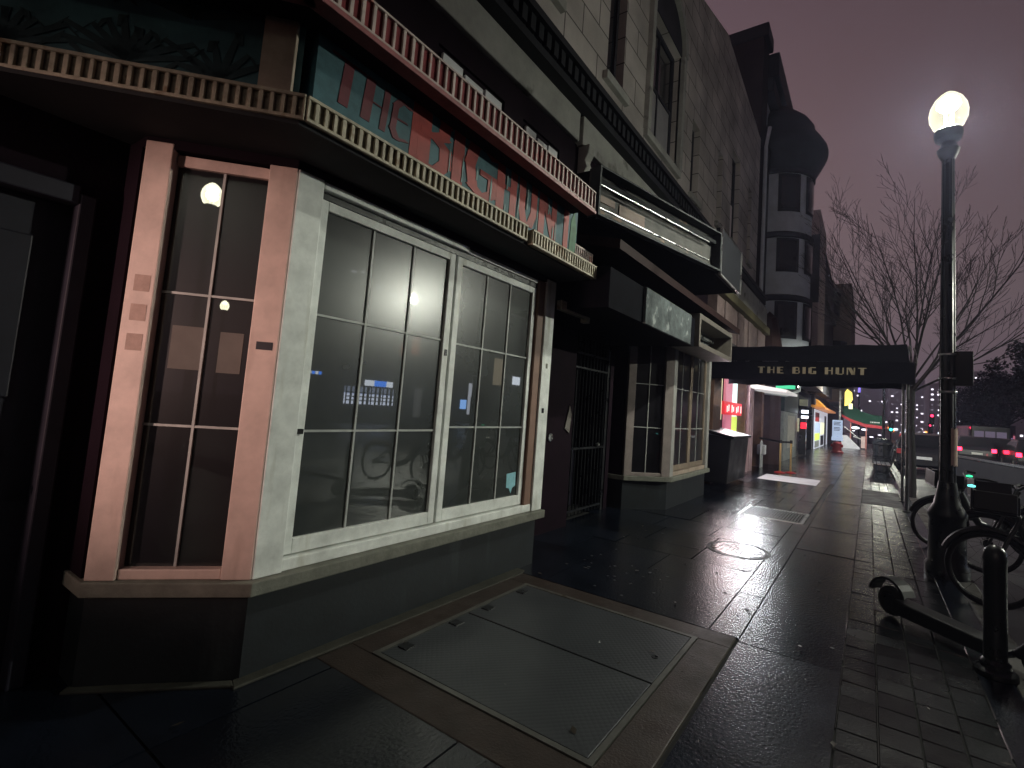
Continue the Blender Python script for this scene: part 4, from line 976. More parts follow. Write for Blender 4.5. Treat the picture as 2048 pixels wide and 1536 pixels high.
P(MB().lathe([(RR + .02, 11.75), (RR + .10, 11.95), (RR + .34, 12.4), (RR + .52, 12.75), (RR + .56, 12.95), (RR + .52, 13.15), (RR + .30, 13.55), (RR + .05, 13.9), (RR + .02, 14.15), (RR - .2, 14.5), (.6, 15.1), (.0, 15.4)], (CX, CY, 0), 36, cap=False), 'cornice', cornice_m, tu, smooth=True)
simple_windows(tu, -3.0 - .75 + .0, [], grey_dark_wall)
P(MB().box(-3.8, -3.55, 20.02, 20.5, 3.6, 12.5), 'pilaster', grey_dark_wall, tu)
# ground floor of turret house: brown pier, entry canopy light, poster
P(MB().box(-9, -3.3, 18.95, 26.5, 3.0, 3.6), 'fascia', brownstone, tu)
P(MB().box(-9, -3.45, 18.95, 21.2, -.02, 3.0).lathe([(.52, 0), (.50, 2.9), (.56, 3.0), (.56, 3.9), (.5, 4.4), (.3, 5.6), (0, 5.9)], (-3.35, 20.5, 0), 16), 'pier', mat('dark_pier', (.05, .026, .026), .7, .2, var=.3), tu)
P(MB().lathe([(RR + .02, 4.15), (RR + .22, 3.95), (RR + .28, 3.5), (RR + .1, 3.2), (0, 3.2)], (CX, CY, 0), 28, cap=False), 'flood_shield', brownstone, tu)  # dark ring added to keep the flood light off the turret foot
P(MB().box(-9, -3.9, 21.2, 26.5, -.02, 3.0), 'wall', brownstone, tu)
eh = empty('entry_hood', 'white lit glass hood over the doorway beyond the long canopy', 'awning', (-2.8, 18.2, 2.6))
P(MB().ext([(-3.4, 2.62), (-2.1, 2.50), (-2.1, 2.58), (-3.4, 2.78)], (0, 16.3, 0), (1, 0, 0), (0, 0, 1), (0, 2.5, 0)), 'panel', glow('hood_white', (.85, .82, .80), .55), eh)
P(MB().tube([(-3.3, 18.9, 2.6), (-2.5, 19.2, 2.55), (-2.1, 19.4, 2.75), (-2.1, 19.5, 3.0)], .05, 8), 'pipe', ramp_white, eh)
gs = tag(box('green_sign', green_lit, (-2.75, -2.15, 18.5, 18.6, 2.75, 3.05)), 'small green lit sign above the white hood', 'sign')
def flood(x, y, z, label, aim, power):
    t = empty('flood_light', label, 'lamp', (x, y, z), 'flood lights on the shop wall')
    MB().box(-.14, -.02, -.09, .09, -.06, .06).tube([(-.3, 0, .02), (-.1, 0, 0)], .02, 6).build('housing', dark_metal, t)
    MB().lathe([(.0, 0), (.05, 0), (.065, .03), (.045, .06), (.0, .07)], (0, 0, -.03), 12).build('lens', flood_m, t)
    ld = bpy.data.lights.new('flood', 'SPOT'); ld.energy = power; ld.color = (.93, .96, 1); ld.shadow_soft_size = .22; ld.spot_size = R(118); ld.spot_blend = .6
    lo = bpy.data.objects.new('flood', ld); col.objects.link(lo); lo.parent = t; lo.location = (.08, 0, -.08)
    lo.rotation_euler = Vector((0, 0, -1)).rotation_difference(Vector(aim).normalized()).to_euler()
flood(-3.10, 16.2, 2.76, 'bright flood light at the wall end of the white hood', (.3, -.5, -.75), 340)
flood(-2.25, 20.5, 2.96, 'bright flood light over the poster panel', (.85, .15, -.7), 1200)
gmt = empty('gas_meter', 'pale gas meter and pipes standing against the wall by the belt posts', 'meter', (-3.1, 18.2, 0))
MB().tube([(0, -.15, 0), (0, -.15, .8), (0, .0, .9), (0, .15, .8), (0, .15, 0)], .03, 8).build('pipe', ramp_white, gmt)
MB().box(-.12, .14, -.14, .14, .45, .78).build('meter_box', ramp_white, gmt, .03)
pk = empty('poster_kiosk', 'tall grey display panel with dark green header beside the brown pier', 'display', (-3.0, 24.5, 0))
P(MB().box(-3.4, -2.95, 22.2, 26.6, 0, 2.05), 'panel', ped_grey, pk, .02)
P(MB().box(-3.42, -2.93, 22.1, 26.7, 2.06, 3.4), 'header', mat('green_black', (.02, .045, .04), .5, .3), pk)
P(MB().box(-2.948, -2.94, 23.3, 25.6, .5, 1.9), 'poster', mat('poster_grey', (.55, .53, .48), .7, .2), pk)
P(MB().box(-2.9, -2.6, 27.0, 27.3, .1, 2.3), 'mirror_post', pane_up, pk)
P(MB().lathe([(.0, 0), (.13, 0), (.13, .3), (0, .3)], (-2.70, 26.9, 1.35), 10), 'red_lamp', neon_red, pk)
P(MB().box(-2.8, -2.5, 26.8, 26.9, 2.1, 2.25).box(-2.8, -2.5, 26.8, 26.9, 1.85, 1.98), 'white_lamp', shop_white, pk)
P(MB().box(-2.85, -2.5, 26.4, 26.5, 2.45, 2.75), 'pale_plate', mat('plate_pale', (.6, .58, .45), .7), pk)
# dark deep entry with pale panel, then shop with posters
de = empty('corner_shop', 'shop with bright poster windows and an orange sign beyond the dark doorway', 'shop', (-5, 34, 0))
P(MB().box(-9, -3.9, 26.6, 36, -.02, 3.6), 'wall', brownstone, de)
P(MB().box(-4.5, -3.2, 28.0, 36, 2.6, 3.4), 'fascia', black_cloth, de)
P(MB().box(-3.9, -3.6, 29.5, 34.5, 1.1, 1.9), 'pale_panel', mat('pale_ply', (.30, .27, .20), .7), de)
P(MB().box(-3.6, -3.1, 35.6, 36.0, 0, 2.7), 'pilaster', dark_metal, de)
wd = P(MB().box(-3.05, -3.0, 36.2, 48, 0, 2.6), 'shop_window', glow('window_white', (.75, .78, .9), .55), de)
for (a, b, c, d, m_) in ((36.6, 39.4, 1.8, 2.4, red_plastic), (36.4, 40.5, 1.05, 1.7, poster_blue), (41, 44, .9, 1.75, shop_yellow), (36.5, 40, .55, 1.0, sign_yellow), (41, 43.5, .1, .8, dark_door), (36.5, 39.5, .08, .5, ped_grey), (44.4, 46, 0, 2.3, dark_door)):
    P(MB().box(-2.99, -2.97, a, b, c, d), 'poster', m_, wd)
P(MB().box(-3.0, -2.4, 36.2, 48, 2.62, 2.75), 'awning_edge', glow('orange_edge', (.75, .30, .12), .5), de)
P(MB().ext([(-3.4, 2.76), (-2.5, 2.76), (-3.2, 3.5)], (0, 37, 0), (1, 0, 0), (0, 0, 1), (0, 3, 0)), 'orange_sign', mat('orange_sign', (.5, .22, .03), .6, .3, emit=(.5, .2, .02), es=.35), de)
P(MB().box(-9, -3.3, 26.6, 36, 3.4, 9.0).box(-9, -3.0, 36.0, 50, 2.9, 9.0), 'upper_wall', brownstone, de)
# sandwich board, hydrant
sbd = empty('notice_board', 'pale blue free-standing notice with lines of text beside the red hydrant', 'sign', (-1.62, 34.4, 0))
MB().box(-.27, .27, -.02, .02, .95, 1.95).build('board', poster_blue, sbd, .02)
tx = MB()
for i, z in enumerate((1.82, 1.74, 1.66, 1.5, 1.42, 1.34)): tx.box(-.19, .17 - .05 * (i % 2), -.026, -.021, z - .018, z + .018)
tx.build('text_lines', mat('ink_blue', (.05, .08, .18), .8), sbd)
MB().tube([(0, 0, .3), (0, 0, .96)], .03, 6).build('stake', plastic_black, sbd)
MB().box(-.3, .3, -.05, .05, .72, .95).build('lower_plate', poster_blue, sbd)
hy = empty('red_hydrant', 'red weighted sign base standing on the pavement under the pale notice', 'base', (-1.62, 34.3, 0))
MB().lathe([(.34, 0), (.34, .08), (.27, .12), (.22, .5), (.26, .54), (.2, .64), (.0, .68)], (0, 0, 0), 14).build('body', red_plastic, hy, smooth=True)
MB().tube([(-.32, 0, .42), (.32, 0, .42)], .09, 8).build('cap', red_plastic, hy)
# restaurant with green awning, stairs
rs = empty('corner_restaurant', 'far corner restaurant with yellow sign and pale stone upper floor', 'restaurant', (-5, 60, 0))
P(MB().box(-14, -3.05, 50, 80, -.02, 3.5), 'wall', mat('shop_dark', (.05, .02, .03), .7), rs)
P(MB().box(-14, -3.6, 50, 70, 3.5, 7.5).box(-14, -2.0, 70, 80, 3.5, 7.5), 'upper_wall', pinkstone, rs)
P(MB().ext([(0, 0), (.3, .1), (.5, .5), (.45, 1.0), (.15, 1.25), (.0, 1.0)], (-1.55, 42.0, 3.1), (1, 0, 0), (0, 0, 1), (0, .1, 0)), 'yellow_sign', arch_yellow, rs)
P(MB().box(-1.30, -1.05, 42.0, 42.1, 2.9, 3.3), 'sign_foot', shop_yellow, rs)
P(MB().box(-1.9, -1.78, 42.1, 42.2, 1.5, 4.2), 'sign_post', steel, rs)
ga = empty('green_awning', 'sagging dark green awning with red valance in front of the far restaurant', 'awning', (-1, 45, 0))
gv = MB(); k = 10; T_ = []
for i in range(k + 1):
    u = i / k; xx = -1.7 + 2.6 * u; zz = 3.75 - 1.0 * math.sin(u * math.pi / 2) ** .8
    T_.append((xx, zz))
for i in range(k):
    (xa, za), (xb, zb) = T_[i], T_[i + 1]
    gv.add([(xa, 44, za - .35 - .75 * (1 - i / k) * .3), (xb, 44, zb - .45), (xb, 44, zb), (xa, 44, za), (xa, 46.5, za), (xb, 46.5, zb)], [(0, 1, 2, 3), (3, 2, 5, 4)])
P(MB().ext([(-1.75, 2.5), (-1.2, 2.2), (-.3, 1.9), (.98, 1.82), (.98, 2.55), (.2, 2.6), (-.6, 2.85), (-1.2, 3.3), (-1.75, 3.8)], (0, 44, 0), (1, 0, 0), (0, 0, 1), (0, 2.2, 0)), 'canopy', green_cloth, ga)
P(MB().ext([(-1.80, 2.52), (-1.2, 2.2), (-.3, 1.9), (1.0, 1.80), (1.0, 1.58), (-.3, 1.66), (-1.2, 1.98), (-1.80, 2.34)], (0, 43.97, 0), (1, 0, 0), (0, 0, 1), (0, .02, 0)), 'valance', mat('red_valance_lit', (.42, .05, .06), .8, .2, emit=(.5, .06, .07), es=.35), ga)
tx = MB()
for i, (a, b) in enumerate(((.0, .06), (.1, .2), (.24, .34), (.38, .46), (.5, .58))): tx.box(.05 + a, .05 + b, 43.985, 43.995, 2.0, 2.09)
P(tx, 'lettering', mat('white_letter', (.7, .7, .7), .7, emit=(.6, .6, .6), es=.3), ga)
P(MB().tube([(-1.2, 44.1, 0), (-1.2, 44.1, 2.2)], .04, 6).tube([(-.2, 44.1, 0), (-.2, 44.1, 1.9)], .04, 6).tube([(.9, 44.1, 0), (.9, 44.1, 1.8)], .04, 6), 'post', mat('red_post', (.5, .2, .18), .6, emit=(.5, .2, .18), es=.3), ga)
for i, (xx, zz, sz, m_) in enumerate(((-.95, 1.55, .28, shop_white), (-.35, 1.45, .2, shop_white), (.15, .9, .14, win_warm), (.7, 1.1, .12, win_warm), (-1.1, 1.3, .1, shop_white))):
    tag(MB().lathe([(0, -sz * .4), (sz, -sz * .2), (sz * .9, sz * .2), (0, sz * .4)], (xx, 47 + i * .3, zz), 10).build('interior_lamp', m_), ['wide bright ceiling lamp under the green awning', 'second bright lamp under the green awning, by the middle post', 'small low lamp near the middle post of the green awning', 'small lamp near the kerb post of the green awning', 'faint lamp at the wall end of the green awning'][i], 'lamp', 'lamps under the green awning')
rp = empty('white_ramp', 'white boarded stair ramp below the green awning', 'ramp', (-1.2, 43, 0))
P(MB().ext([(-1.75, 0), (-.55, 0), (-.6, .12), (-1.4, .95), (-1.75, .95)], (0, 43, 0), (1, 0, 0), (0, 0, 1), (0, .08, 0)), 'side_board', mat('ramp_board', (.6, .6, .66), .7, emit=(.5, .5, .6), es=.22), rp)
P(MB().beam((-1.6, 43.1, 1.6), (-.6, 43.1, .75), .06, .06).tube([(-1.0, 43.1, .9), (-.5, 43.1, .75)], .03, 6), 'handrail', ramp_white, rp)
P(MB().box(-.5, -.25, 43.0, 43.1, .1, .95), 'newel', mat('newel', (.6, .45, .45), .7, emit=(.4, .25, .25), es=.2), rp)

# further buildings on the left
pb = empty('pale_apartment_block', 'narrow pinkish stone building face beyond the turret, lit by the sky', 'building', (-4, 30, 0))
P(MB().box(-12, -2.42, 29.6, 34, 3.6, 13.4), 'wall', pinkstone, pb)
P(MB().box(-2.9, -2.40, 29.57, 29.6, 8.2, 12).box(-2.9, -2.7, 29.55, 29.6, 4, 8), 'pilaster', brownstone, pb)
pb2 = empty('dark_terrace', 'dark narrow terrace front between the pinkish building and the stepped block', 'building', (-4, 36, 0))
P(MB().box(-12, -2.5, 34.5, 44, 3.6, 12.6), 'wall', grey_dark_wall, pb2)
P(MB().box(-12, -2.3, 34.5, 44, 9.4, 9.8), 'cornice', cornice_m, pb2)
pb3 = empty('stepped_block', 'brown block with rounded dark balconies seen beyond the terrace', 'building', (-3, 48, 0))
P(MB().box(-12, -1.35, 46, 58, 3.6, 13.3), 'wall', mat('brown_grey_wall', (.26, .23, .20), .85, .2, var=.25, vs=.7), pb3)
P(MB().lathe([(.9, 10.2), (1.0, 12.4), (.5, 13)], (-3.1, 46.0, 0), 14).lathe([(1.1, 4.6), (1.1, 8.4)], (-2.7, 45.9, 0), 14), 'balcony', cornice_m, pb3)
# far towers along the street axis
def tower(x0, x1, y, h, label, rows, cols, lit, m=tower_m, seed=1, wm=None):
    rg = random.Random(seed)
    t = empty('distant_tower', label, 'building', ((x0 + x1) / 2, y, 0), 'distant office blocks')
    W = x1 - x0
    MB().box(-W / 2, W / 2, 0, 12, -.2, h).build('wall', m, t)
    base = None; cnt = 0
    for i in range(rows):
        for j in range(cols):
            if rg.random() > lit or cnt >= 90: continue
            xx = -W / 2 + W * (j + .5) / cols; zz = 1.5 + (h - 2.2) * (i + .5) / rows
            ww = W / cols * rg.uniform(.2, .5) / 2; hh = (h - 2) / rows * .13
            MB().box(-ww, ww, -.06, -.02, -hh, hh).build('window', win_warm if rg.random() < .6 else win_dim, t).location = (xx, 0, zz)
            cnt += 1
    return t
tower(-4, 4.0, 150, 17.5, 'grey office slab behind the far end of the street, few lit windows', 12, 9, .22, seed=3)
tower(3.6, 9.6, 128, 12.5, 'mid-height office block with scattered lights between canopy post and lamp post', 12, 7, .4, seed=5)
tower(9.5, 12.5, 118, 11.0, 'slim office block with a column of bright square windows beside the lamp post', 9, 3, .85, seed=8)
tower(12.5, 20, 124, 14.0, 'office block with bright windows right of the lamp post above the dark trees', 11, 12, .4, seed=11)
tower(20, 34, 160, 15, 'long dim office block behind the dark trees on the right', 8, 10, .2, seed=13)

# opposite side, seen as reflections in the bay window
op = empty('opposite_shops', 'row of shops across the road mirrored in the bay window, one with a blue sign', 'building', (21, 20, 0))
P(MB().box(20.2, 28, -20, 45, -.1, 9.0), 'wall', opp_wall, op)
swn = P(MB().box(20.1, 20.18, 17.6, 21.2, .9, 1.55), 'shop_window', glow('opp_window', (.72, .80, 1), 7), op)
for i in range(13): P(MB().box(20.05, 20.09, 17.62 + i * .29, 17.69 + i * .29 + .05 * (i % 3), .9, 1.97), 'mullion', dark_metal, swn)
for z_ in (1.1, 1.32, 1.56): P(MB().box(20.04, 20.048, 17.6, 21.2, z_, z_ + .06), 'mullion', dark_metal, swn)
P(MB().box(20.1, 20.18, 17.6, 21.2, 1.5, 1.95), 'shop_window', glow('opp_window_b', (.35, .42, .6), 3), op)
P(MB().box(20.0, 20.15, 18.9, 19.5, 2.05, 2.4), 'sign', white_sign, op); P(MB().box(20.0, 20.15, 19.5, 20.4, 2.05, 2.4), 'sign', blue_sign, op); P(MB().box(20.0, 20.15, 20.4, 20.9, 2.05, 2.4), 'sign', white_sign, op)
P(MB().box(20.1, 20.18, 21.6, 22.0, .4, 2.0).box(20.1, 20.18, 22.9, 23.5, .2, 2.2), 'doorway', glow('opp_door', (.5, .5, .5), .5), op)
P(MB().box(20.1, 20.18, 27.4, 28.0, .9, 1.6), 'sign', glow('blue_shirt', (.25, .5, 1), 9), op)
P(MB().box(20.1, 20.18, 28.2, 28.9, .5, 2.9), 'doorway', glow('opp_door2', (.7, .75, .85), 4), op)
P(MB().box(20.1, 20.18, 22.3, 22.9, 4.4, 5.6), 'window', warm_pane, op); P(MB().box(20.1, 20.18, 21.4, 21.8, 4.2, 5.0), 'window', warm_pane, op)
P(MB().box(20.1, 20.18, 31.0, 32.2, 3.0, 5.2), 'window', glow('opp_warm', (.9, .75, .5), 1.2), op)
P(MB().box(20.1, 20.18, 33.6, 34.6, 3.2, 3.9), 'sign', white_sign, op)
for i in range(4): P(MB().box(20.1, 20.18, 15.3 + i * .2, 15.42 + i * .2, 2.45, 2.62), 'sign', blue_sign if i % 2 else white_sign, op)
for (yy, zz, ww) in ((17.2, 8.7, .3), (17.9, 8.85, .15), (19.0, 8.2, .35), (20.1, 8.0, .2), (20.3, 7.9, .1)):
    P(MB().box(20.05, 20.15, yy, yy + ww, zz, zz + .08), 'ceiling_light', shop_white, op)

# ================================================================== street furniture down the pavement
bn = empty('park_bench', 'black iron bench with pale wet slats on the brick strip', 'bench', (.40, 20.2, 0))
sl = MB()
for i in range(4): sl.box(-.30 + i * .13, -.20 + i * .13, -.8, .8, .43, .46)
sl.build('seat', steel, bn)
bk = MB()
for i in range(4): bk.box(.24 + .02 * i, .27 + .02 * i, -.8, .8, .55 + i * .1, .63 + i * .1)
bk.build('backrest', dark_metal, bn)
for s in (-.78, .78):
    MB().tube([(-.30, s, 0), (-.24, s, .2), (-.28, s, .43), (.2, s, .42), (.3, s, .95)], .03, 6).tube([(.32, s, 0), (.2, s, .22), (.1, s, .42)], .03, 6).tube([(-.28, s, .43), (-.3, s, .62), (.2, s, .66)], .024, 6).build('leg', dark_metal, bn)
lt = empty('litter_bin', 'tall slatted black litter bin standing behind the bench', 'bin', (.42, 22.0, 0))
MB().lathe([(.22, 0), (.25, .1), (.30, 1.0), (.33, 1.03)], (0, 0, 0), 24, flute=.06).build('body', dark_metal, lt)
MB().lathe([(.33, 1.03), (.33, 1.1), (.2, 1.24), (.12, 1.25)], (0, 0, 0), 20, cap=False).build('lid', dark_metal, lt)
for i, (xx, yy) in enumerate(((-2.36, 17.2), (-2.10, 17.55))):
    t = empty('belt_post', 'nearer brass belt post on the lit pavement' if i == 0 else 'farther brass belt post just right of its twin', 'belt post', (xx, yy, 0), 'brass belt posts')
    MB().lathe([(.17, 0), (.17, .02), (.05, .05)], (0, 0, 0), 18).build('base', red_plastic, t, smooth=True)
    MB().tube([(0, 0, .03), (0, 0, .95)], .032, 12).build('pole', brass, t, smooth=True)
    MB().lathe([(.04, .93), (.042, 1.03), (.0, 1.04)], (0, 0, 0), 12, cap=False).build('head', plastic_black, t, smooth=True)
tag(MB().beam((-2.10, 17.55, .97), (-2.36, 17.2, .97), .012, .06).beam((-2.36, 17.2, .97), (-3.2, 18.35, 1.0), .012, .06).build('barrier_belt', plastic_black), 'black retractable belt strung from the brass posts to the wall', 'belt')
# wheeled bin by the far end of the second bay
tr = empty('wheeled_bin', 'large black wheeled bin with sloping lid standing just past the second bay', 'bin', (-3.0, 12.9, 0))
P(MB().ext([(-3.45, .08), (-2.75, .08), (-2.68, 1.12), (-3.5, 1.25)], (0, 11.9, 0), (1, 0, 0), (0, 0, 1), (0, 1.95, 0)), 'body', plastic_black, tr, .02)
P(MB().ext([(-3.55, 1.26), (-2.62, 1.13), (-2.62, 1.19), (-3.55, 1.36)], (0, 11.85, 0), (1, 0, 0), (0, 0, 1), (0, 2.05, 0)), 'lid', plastic_black, tr, .015)
for yy in (12.2, 13.6): P(MB().lathe([(0, -.04), (.09, -.04), (.09, .04), (0, .04)], (0, 0, 0), 12), 'wheel', rubber, tr).matrix_local = Matrix.Translation((.2, yy - 12.9, .09)) @ Matrix.Rotation(R(90), 4, 'X')
# bollard and fallen scooter
bo = empty('bollard', 'short round-topped black bollard at the kerb in the foreground', 'bollard', (.74, 4.62, 0))
MB().lathe([(.085, 0), (.085, .08), (.065, .1), (.065, .74), (.07, .76), (.06, .82), (.03, .85), (.0, .86)], (0, 0, 0), 18, cap=False).build('post', dark_metal, bo, smooth=True)
MB().lathe([(.12, 0), (.12, .03), (.09, .05)], (0, 0, 0), 18).build('base', dark_metal, bo, smooth=True)
es = empty('electric_scooter', 'black electric scooter lying toppled across the bricks beside the bollard', 'scooter', (.14, 5.40, 0), rz=R(-42))
MB().ext([(.12, .05), (.85, .05), (.98, .10), (.98, .15), (.12, .17)], (0, -.085, 0), (1, 0, 0), (0, 0, 1), (0, .17, 0)).build('deck', plastic_black, es, .015)
w1 = MB().torus((.06, 0, .125), (0, 1, 0), .085, .038, 20, 8).build('wheel', rubber, es, smooth=True)
MB().tube([(.06, -.03, .125), (.06, .03, .125)], .055, 12).build('hub', dark_metal, w1)
fd = MB()
for i in range(9):
    a0_, a1_2 = R(20 + 150 * i / 9), R(20 + 150 * (i + 1) / 9); q = .155
    fd.add([(.06 + q * math.cos(a0_), -.065, .15 + q * math.sin(a0_)), (.06 + q * math.cos(a1_2), -.065, .15 + q * math.sin(a1_2)), (.06 + q * math.cos(a1_2), .065, .15 + q * math.sin(a1_2)), (.06 + q * math.cos(a0_), .065, .15 + q * math.sin(a0_)),
            (.06 + (q + .02) * math.cos(a0_), -.065, .15 + (q + .02) * math.sin(a0_)), (.06 + (q + .02) * math.cos(a1_2), -.065, .15 + (q + .02) * math.sin(a1_2)), (.06 + (q + .02) * math.cos(a1_2), .065, .15 + (q + .02) * math.sin(a1_2)), (.06 + (q + .02) * math.cos(a0_), .065, .15 + (q + .02) * math.sin(a0_))],
           [(0, 3, 2, 1), (4, 5, 6, 7), (0, 1, 5, 4), (2, 3, 7, 6), (1, 2, 6, 5), (3, 0, 4, 7)])
fd.build('fender', plastic_black, es)
w2 = MB().torus((1.12, .02, .125), (0, 1, 0), .085, .038, 20, 8).build('wheel', rubber, es, smooth=True)
MB().tube([(1.12, -.03, .125), (1.12, .06, .125)], .05, 12).build('hub', dark_metal, w2)
MB().tube([(.98, 0, .12), (1.06, .03, .22), (1.16, .10, .26), (2.0, .52, .30)], [.03, .035, .032, .026], 10).build('stem', plastic_black, es, smooth=True)
MB().tube([(1.93, .80, .33), (2.0, .52, .32), (2.07, .25, .22)], .016, 8).build('handlebar', plastic_black, es)
# share bikes
def make_bike(loc, rz, label, lean=0., light=bike_green, rear=None):
    t = empty('rental_bicycle', label, 'bicycle', loc, 'rental bicycles by the lamp', rz); t.rotation_euler = (lean, 0, rz)
    def wheel(xc):
        w_ = MB().torus((xc, 0, .335), (0, 1, 0), .305, .010, 36, 6)
        for i in range(14):
            a = 2 * math.pi * i / 14; w_.tube([(xc + .03 * math.cos(a), .012 * (-1) ** i, .335 + .03 * math.sin(a)), (xc + .30 * math.cos(a), 0, .335 + .30 * math.sin(a))], .0018, 4)
        wo = w_.build('wheel', dark_metal, t, smooth=True)
        MB().torus((xc, 0, .335), (0, 1, 0), .325, .024, 40, 8).build('tyre', rubber, wo, smooth=True)
        MB().tube([(xc, -.055, .335), (xc, .055, .335)], .05, 14).build('hub', dark_metal, wo, smooth=True)
    wheel(0); wheel(1.1)
    MB().tube([(.0, .06, .335), (.12, .06, .62), (.2, .03, .82), (.2, 0, .86)], .018, 8).tube([(.0, -.06, .335), (.12, -.06, .62), (.2, -.03, .82), (.2, 0, .86)], .018, 8).tube([(.22, 0, .80), (.30, 0, .98)], .026, 8).build('fork', bike_grey, t, smooth=True)
    MB().tube([(.22, 0, .80), (.30, 0, .62), (.45, 0, .40), (.62, 0, .32), (.78, 0, .36)], [.045, .05, .05, .05, .04], 10).tube([(.70, 0, .32), (.80, 0, .75), (.82, 0, .85)], .03, 10).tube([(.68, .05, .32), (1.1, .06, .335)], .02, 8).tube([(.68, -.05, .32), (1.1, -.06, .335)], .02, 8).tube([(.79, .03, .66), (1.1, .06, .335)], .016, 8).tube([(.79, -.03, .66), (1.1, -.06, .335)], .016, 8).build('frame', bike_grey, t, smooth=True)
    MB().ext([(.70, .0), (.98, .055), (1.08, .08), (1.08, -.08), (.98, -.055)], (0, 0, .93), (1, 0, 0), (0, 1, 0), (0, 0, .05)).tube([(.82, 0, .84), (.84, 0, .93)], .018, 8).build('saddle', rubber, t, .015)
    MB().tube([(.50, .30, 1.04), (.38, .28, 1.06), (.31, .15, 1.04), (.30, 0, 1.0), (.31, -.15, 1.04), (.38, -.28, 1.06), (.50, -.30, 1.04)], .016, 8).build('handlebar', plastic_black, t, smooth=True)
    MB().torus((0, 0, .335), (0, 1, 0), .375, .028, 20, 6, R(20), R(165)).build('fender', plastic_black, t, smooth=True)
    MB().torus((1.1, 0, .335), (0, 1, 0), .375, .045, 20, 6, R(-10), R(150)).build('fender', rear or plastic_black, t, smooth=True)
    bk_ = MB(); bk_.box(-.14, .20, -.17, .17, .86, .88).box(-.14, -.12, -.17, .17, .88, 1.08).box(-.12, .20, -.17, -.15, .88, 1.06).box(-.12, .20, .15, .17, .88, 1.06)
    bk_.build('basket', plastic_black, t, .01)
    MB().lathe([(0, 0), (.03, .004), (.034, .02), (0, .03)], (-.15, 0, 1.09), 10).build('front_light', light, t)
    MB().tube([(.60, .07, .32), (.60, .07, .16), (.60, .15, .15)], .012, 6).tube([(.60, -.07, .32), (.60, -.07, .48), (.60, -.15, .48)], .012, 6).build('pedal_crank', chrome, t)
    return t
make_bike((.84, 9.0, .0), R(14), 'dark rental bicycle with its front wheel showing left of the lamp post', R(6), plastic_black)
make_bike((.98, 6.35, -.0), R(-14), 'rental bicycle with red rear fender at the right edge beyond the bollard', R(-8), bike_cyan, red_plastic)
bg_ = make_bike((1.19, 7.85, -.0), R(4), 'rental bicycle with a green front light standing right of the lamp post', R(-4), bike_green)

# ================================================================== cars
def make_car(loc, rz, label, paint, tail=True, group='cars in the street'):
    t = empty('parked_car', label, 'car', loc, group, rz)
    # length along local y (rear at y=0), width x
    prof = [(0, .45), (.02, .85), (.12, 1.02), (.35, 1.10), (.75, 1.62), (1.1, 1.70), (2.3, 1.68), (2.9, 1.45), (3.35, 1.10), (4.3, .95), (4.5, .78), (4.52, .4), (4.3, .25), (.2, .25)]
    mb = MB(); n = len(prof); rows = []
    for xs, sc_ in ((-.92, .0), (-.90, 1.0)): pass
    def wx(z): return .92 - max(0, z - 1.05) * .32
    vs = [(-wx(z), y, z) for y, z in prof] + [(wx(z), y, z) for y, z in prof]
    fs = [tuple(range(n)), tuple(range(2 * n - 1, n - 1, -1))] + [(i, n + i, n + (i + 1) % n, (i + 1) % n) for i in range(n)]
    mb.add(vs, fs).build('body', paint, t, .05)
    rw = MB().add([(-.66, .365, 1.14), (.66, .365, 1.14), (.60, .70, 1.57), (-.60, .70, 1.57)], [(0, 1, 2, 3)])
    rw.v = [(x, y - .012, z + .012) for x, y, z in rw.v]; rw.build('rear_window', glass_dark, t)
    ww_ = MB().add([(-.72, 3.30, 1.145), (.72, 3.30, 1.145), (.62, 2.92, 1.44), (-.62, 2.92, 1.44)], [(0, 1, 2, 3)]); ww_.v = [(x, y + .012, z + .014) for x, y, z in ww_.v]; ww_.build('windscreen', glass_dark, t)
    for s in (-1, 1):
        sw_ = MB()
        for (a, b) in ((.75, 1.55), (1.62, 2.45), (2.5, 2.98)):
            zt = 1.56 if b < 2.9 else 1.36
            q = [(a, 1.14), (b, 1.14), (b - .02 if b < 2.9 else b - .2, zt), (a + (.2 if a < 1 else .0), 1.56)]
            sw_.add([(s * (wx(z) + .006), y, z) for y, z in q], [(0, 1, 2, 3)])
        sw_.build('side_window', glass_dark, t)
        MB().box(s * .82 - .13, s * .82 + .09, -.03, .08, .78, .99).build('tail_light', tail_m if tail else red_plastic, t, .01)
        MB().box(s * .70 - .14, s * .70 + .14, 4.44, 4.53, .66, .80).build('headlight', chrome, t, .02)
        for yy in (.85, 3.65):
            wl = MB().torus((s * .84, yy, .33), (1, 0, 0), .24, .10, 24, 8).build('wheel', rubber, t, smooth=True)
            MB().tube([(s * .80, yy, .33), (s * .93, yy, .33)], .20, 14).build('rim', steel, wl)
    MB().box(-.26, .26, -.03, -.005, .60, .72).build('licence_plate', mat('plate_white', (.6, .6, .6), .5) if 'plate_white' not in MATS else MATS['plate_white'], t)
    MB().box(-.86, .86, -.06, .05, .36, .56).build('bumper', plastic_black, t, .02)
    return t
c1 = make_car((1.95, 26, -.16), 0, 'black parked car seen from behind at the kerb beyond the canopy post', car_paint, False)
gwl = empty('low_wall', 'low dark roadside wall with a bright steel top rail beyond the bicycles', 'wall', (2.7, 19.2, -.16))
P(MB().beam((2.16, 22.2, .33), (3.75, 15.4, .33), .14, 1.0), 'panel', mat('dark_wall', (.018, .017, .019), .7, .15, var=.3), gwl)
P(MB().beam((2.16, 22.2, .885), (3.75, 15.4, .885), .16, .06), 'rail', mat('bright_rail', (.8, .8, .85), .25, .5, metal=1, var=.1), gwl)
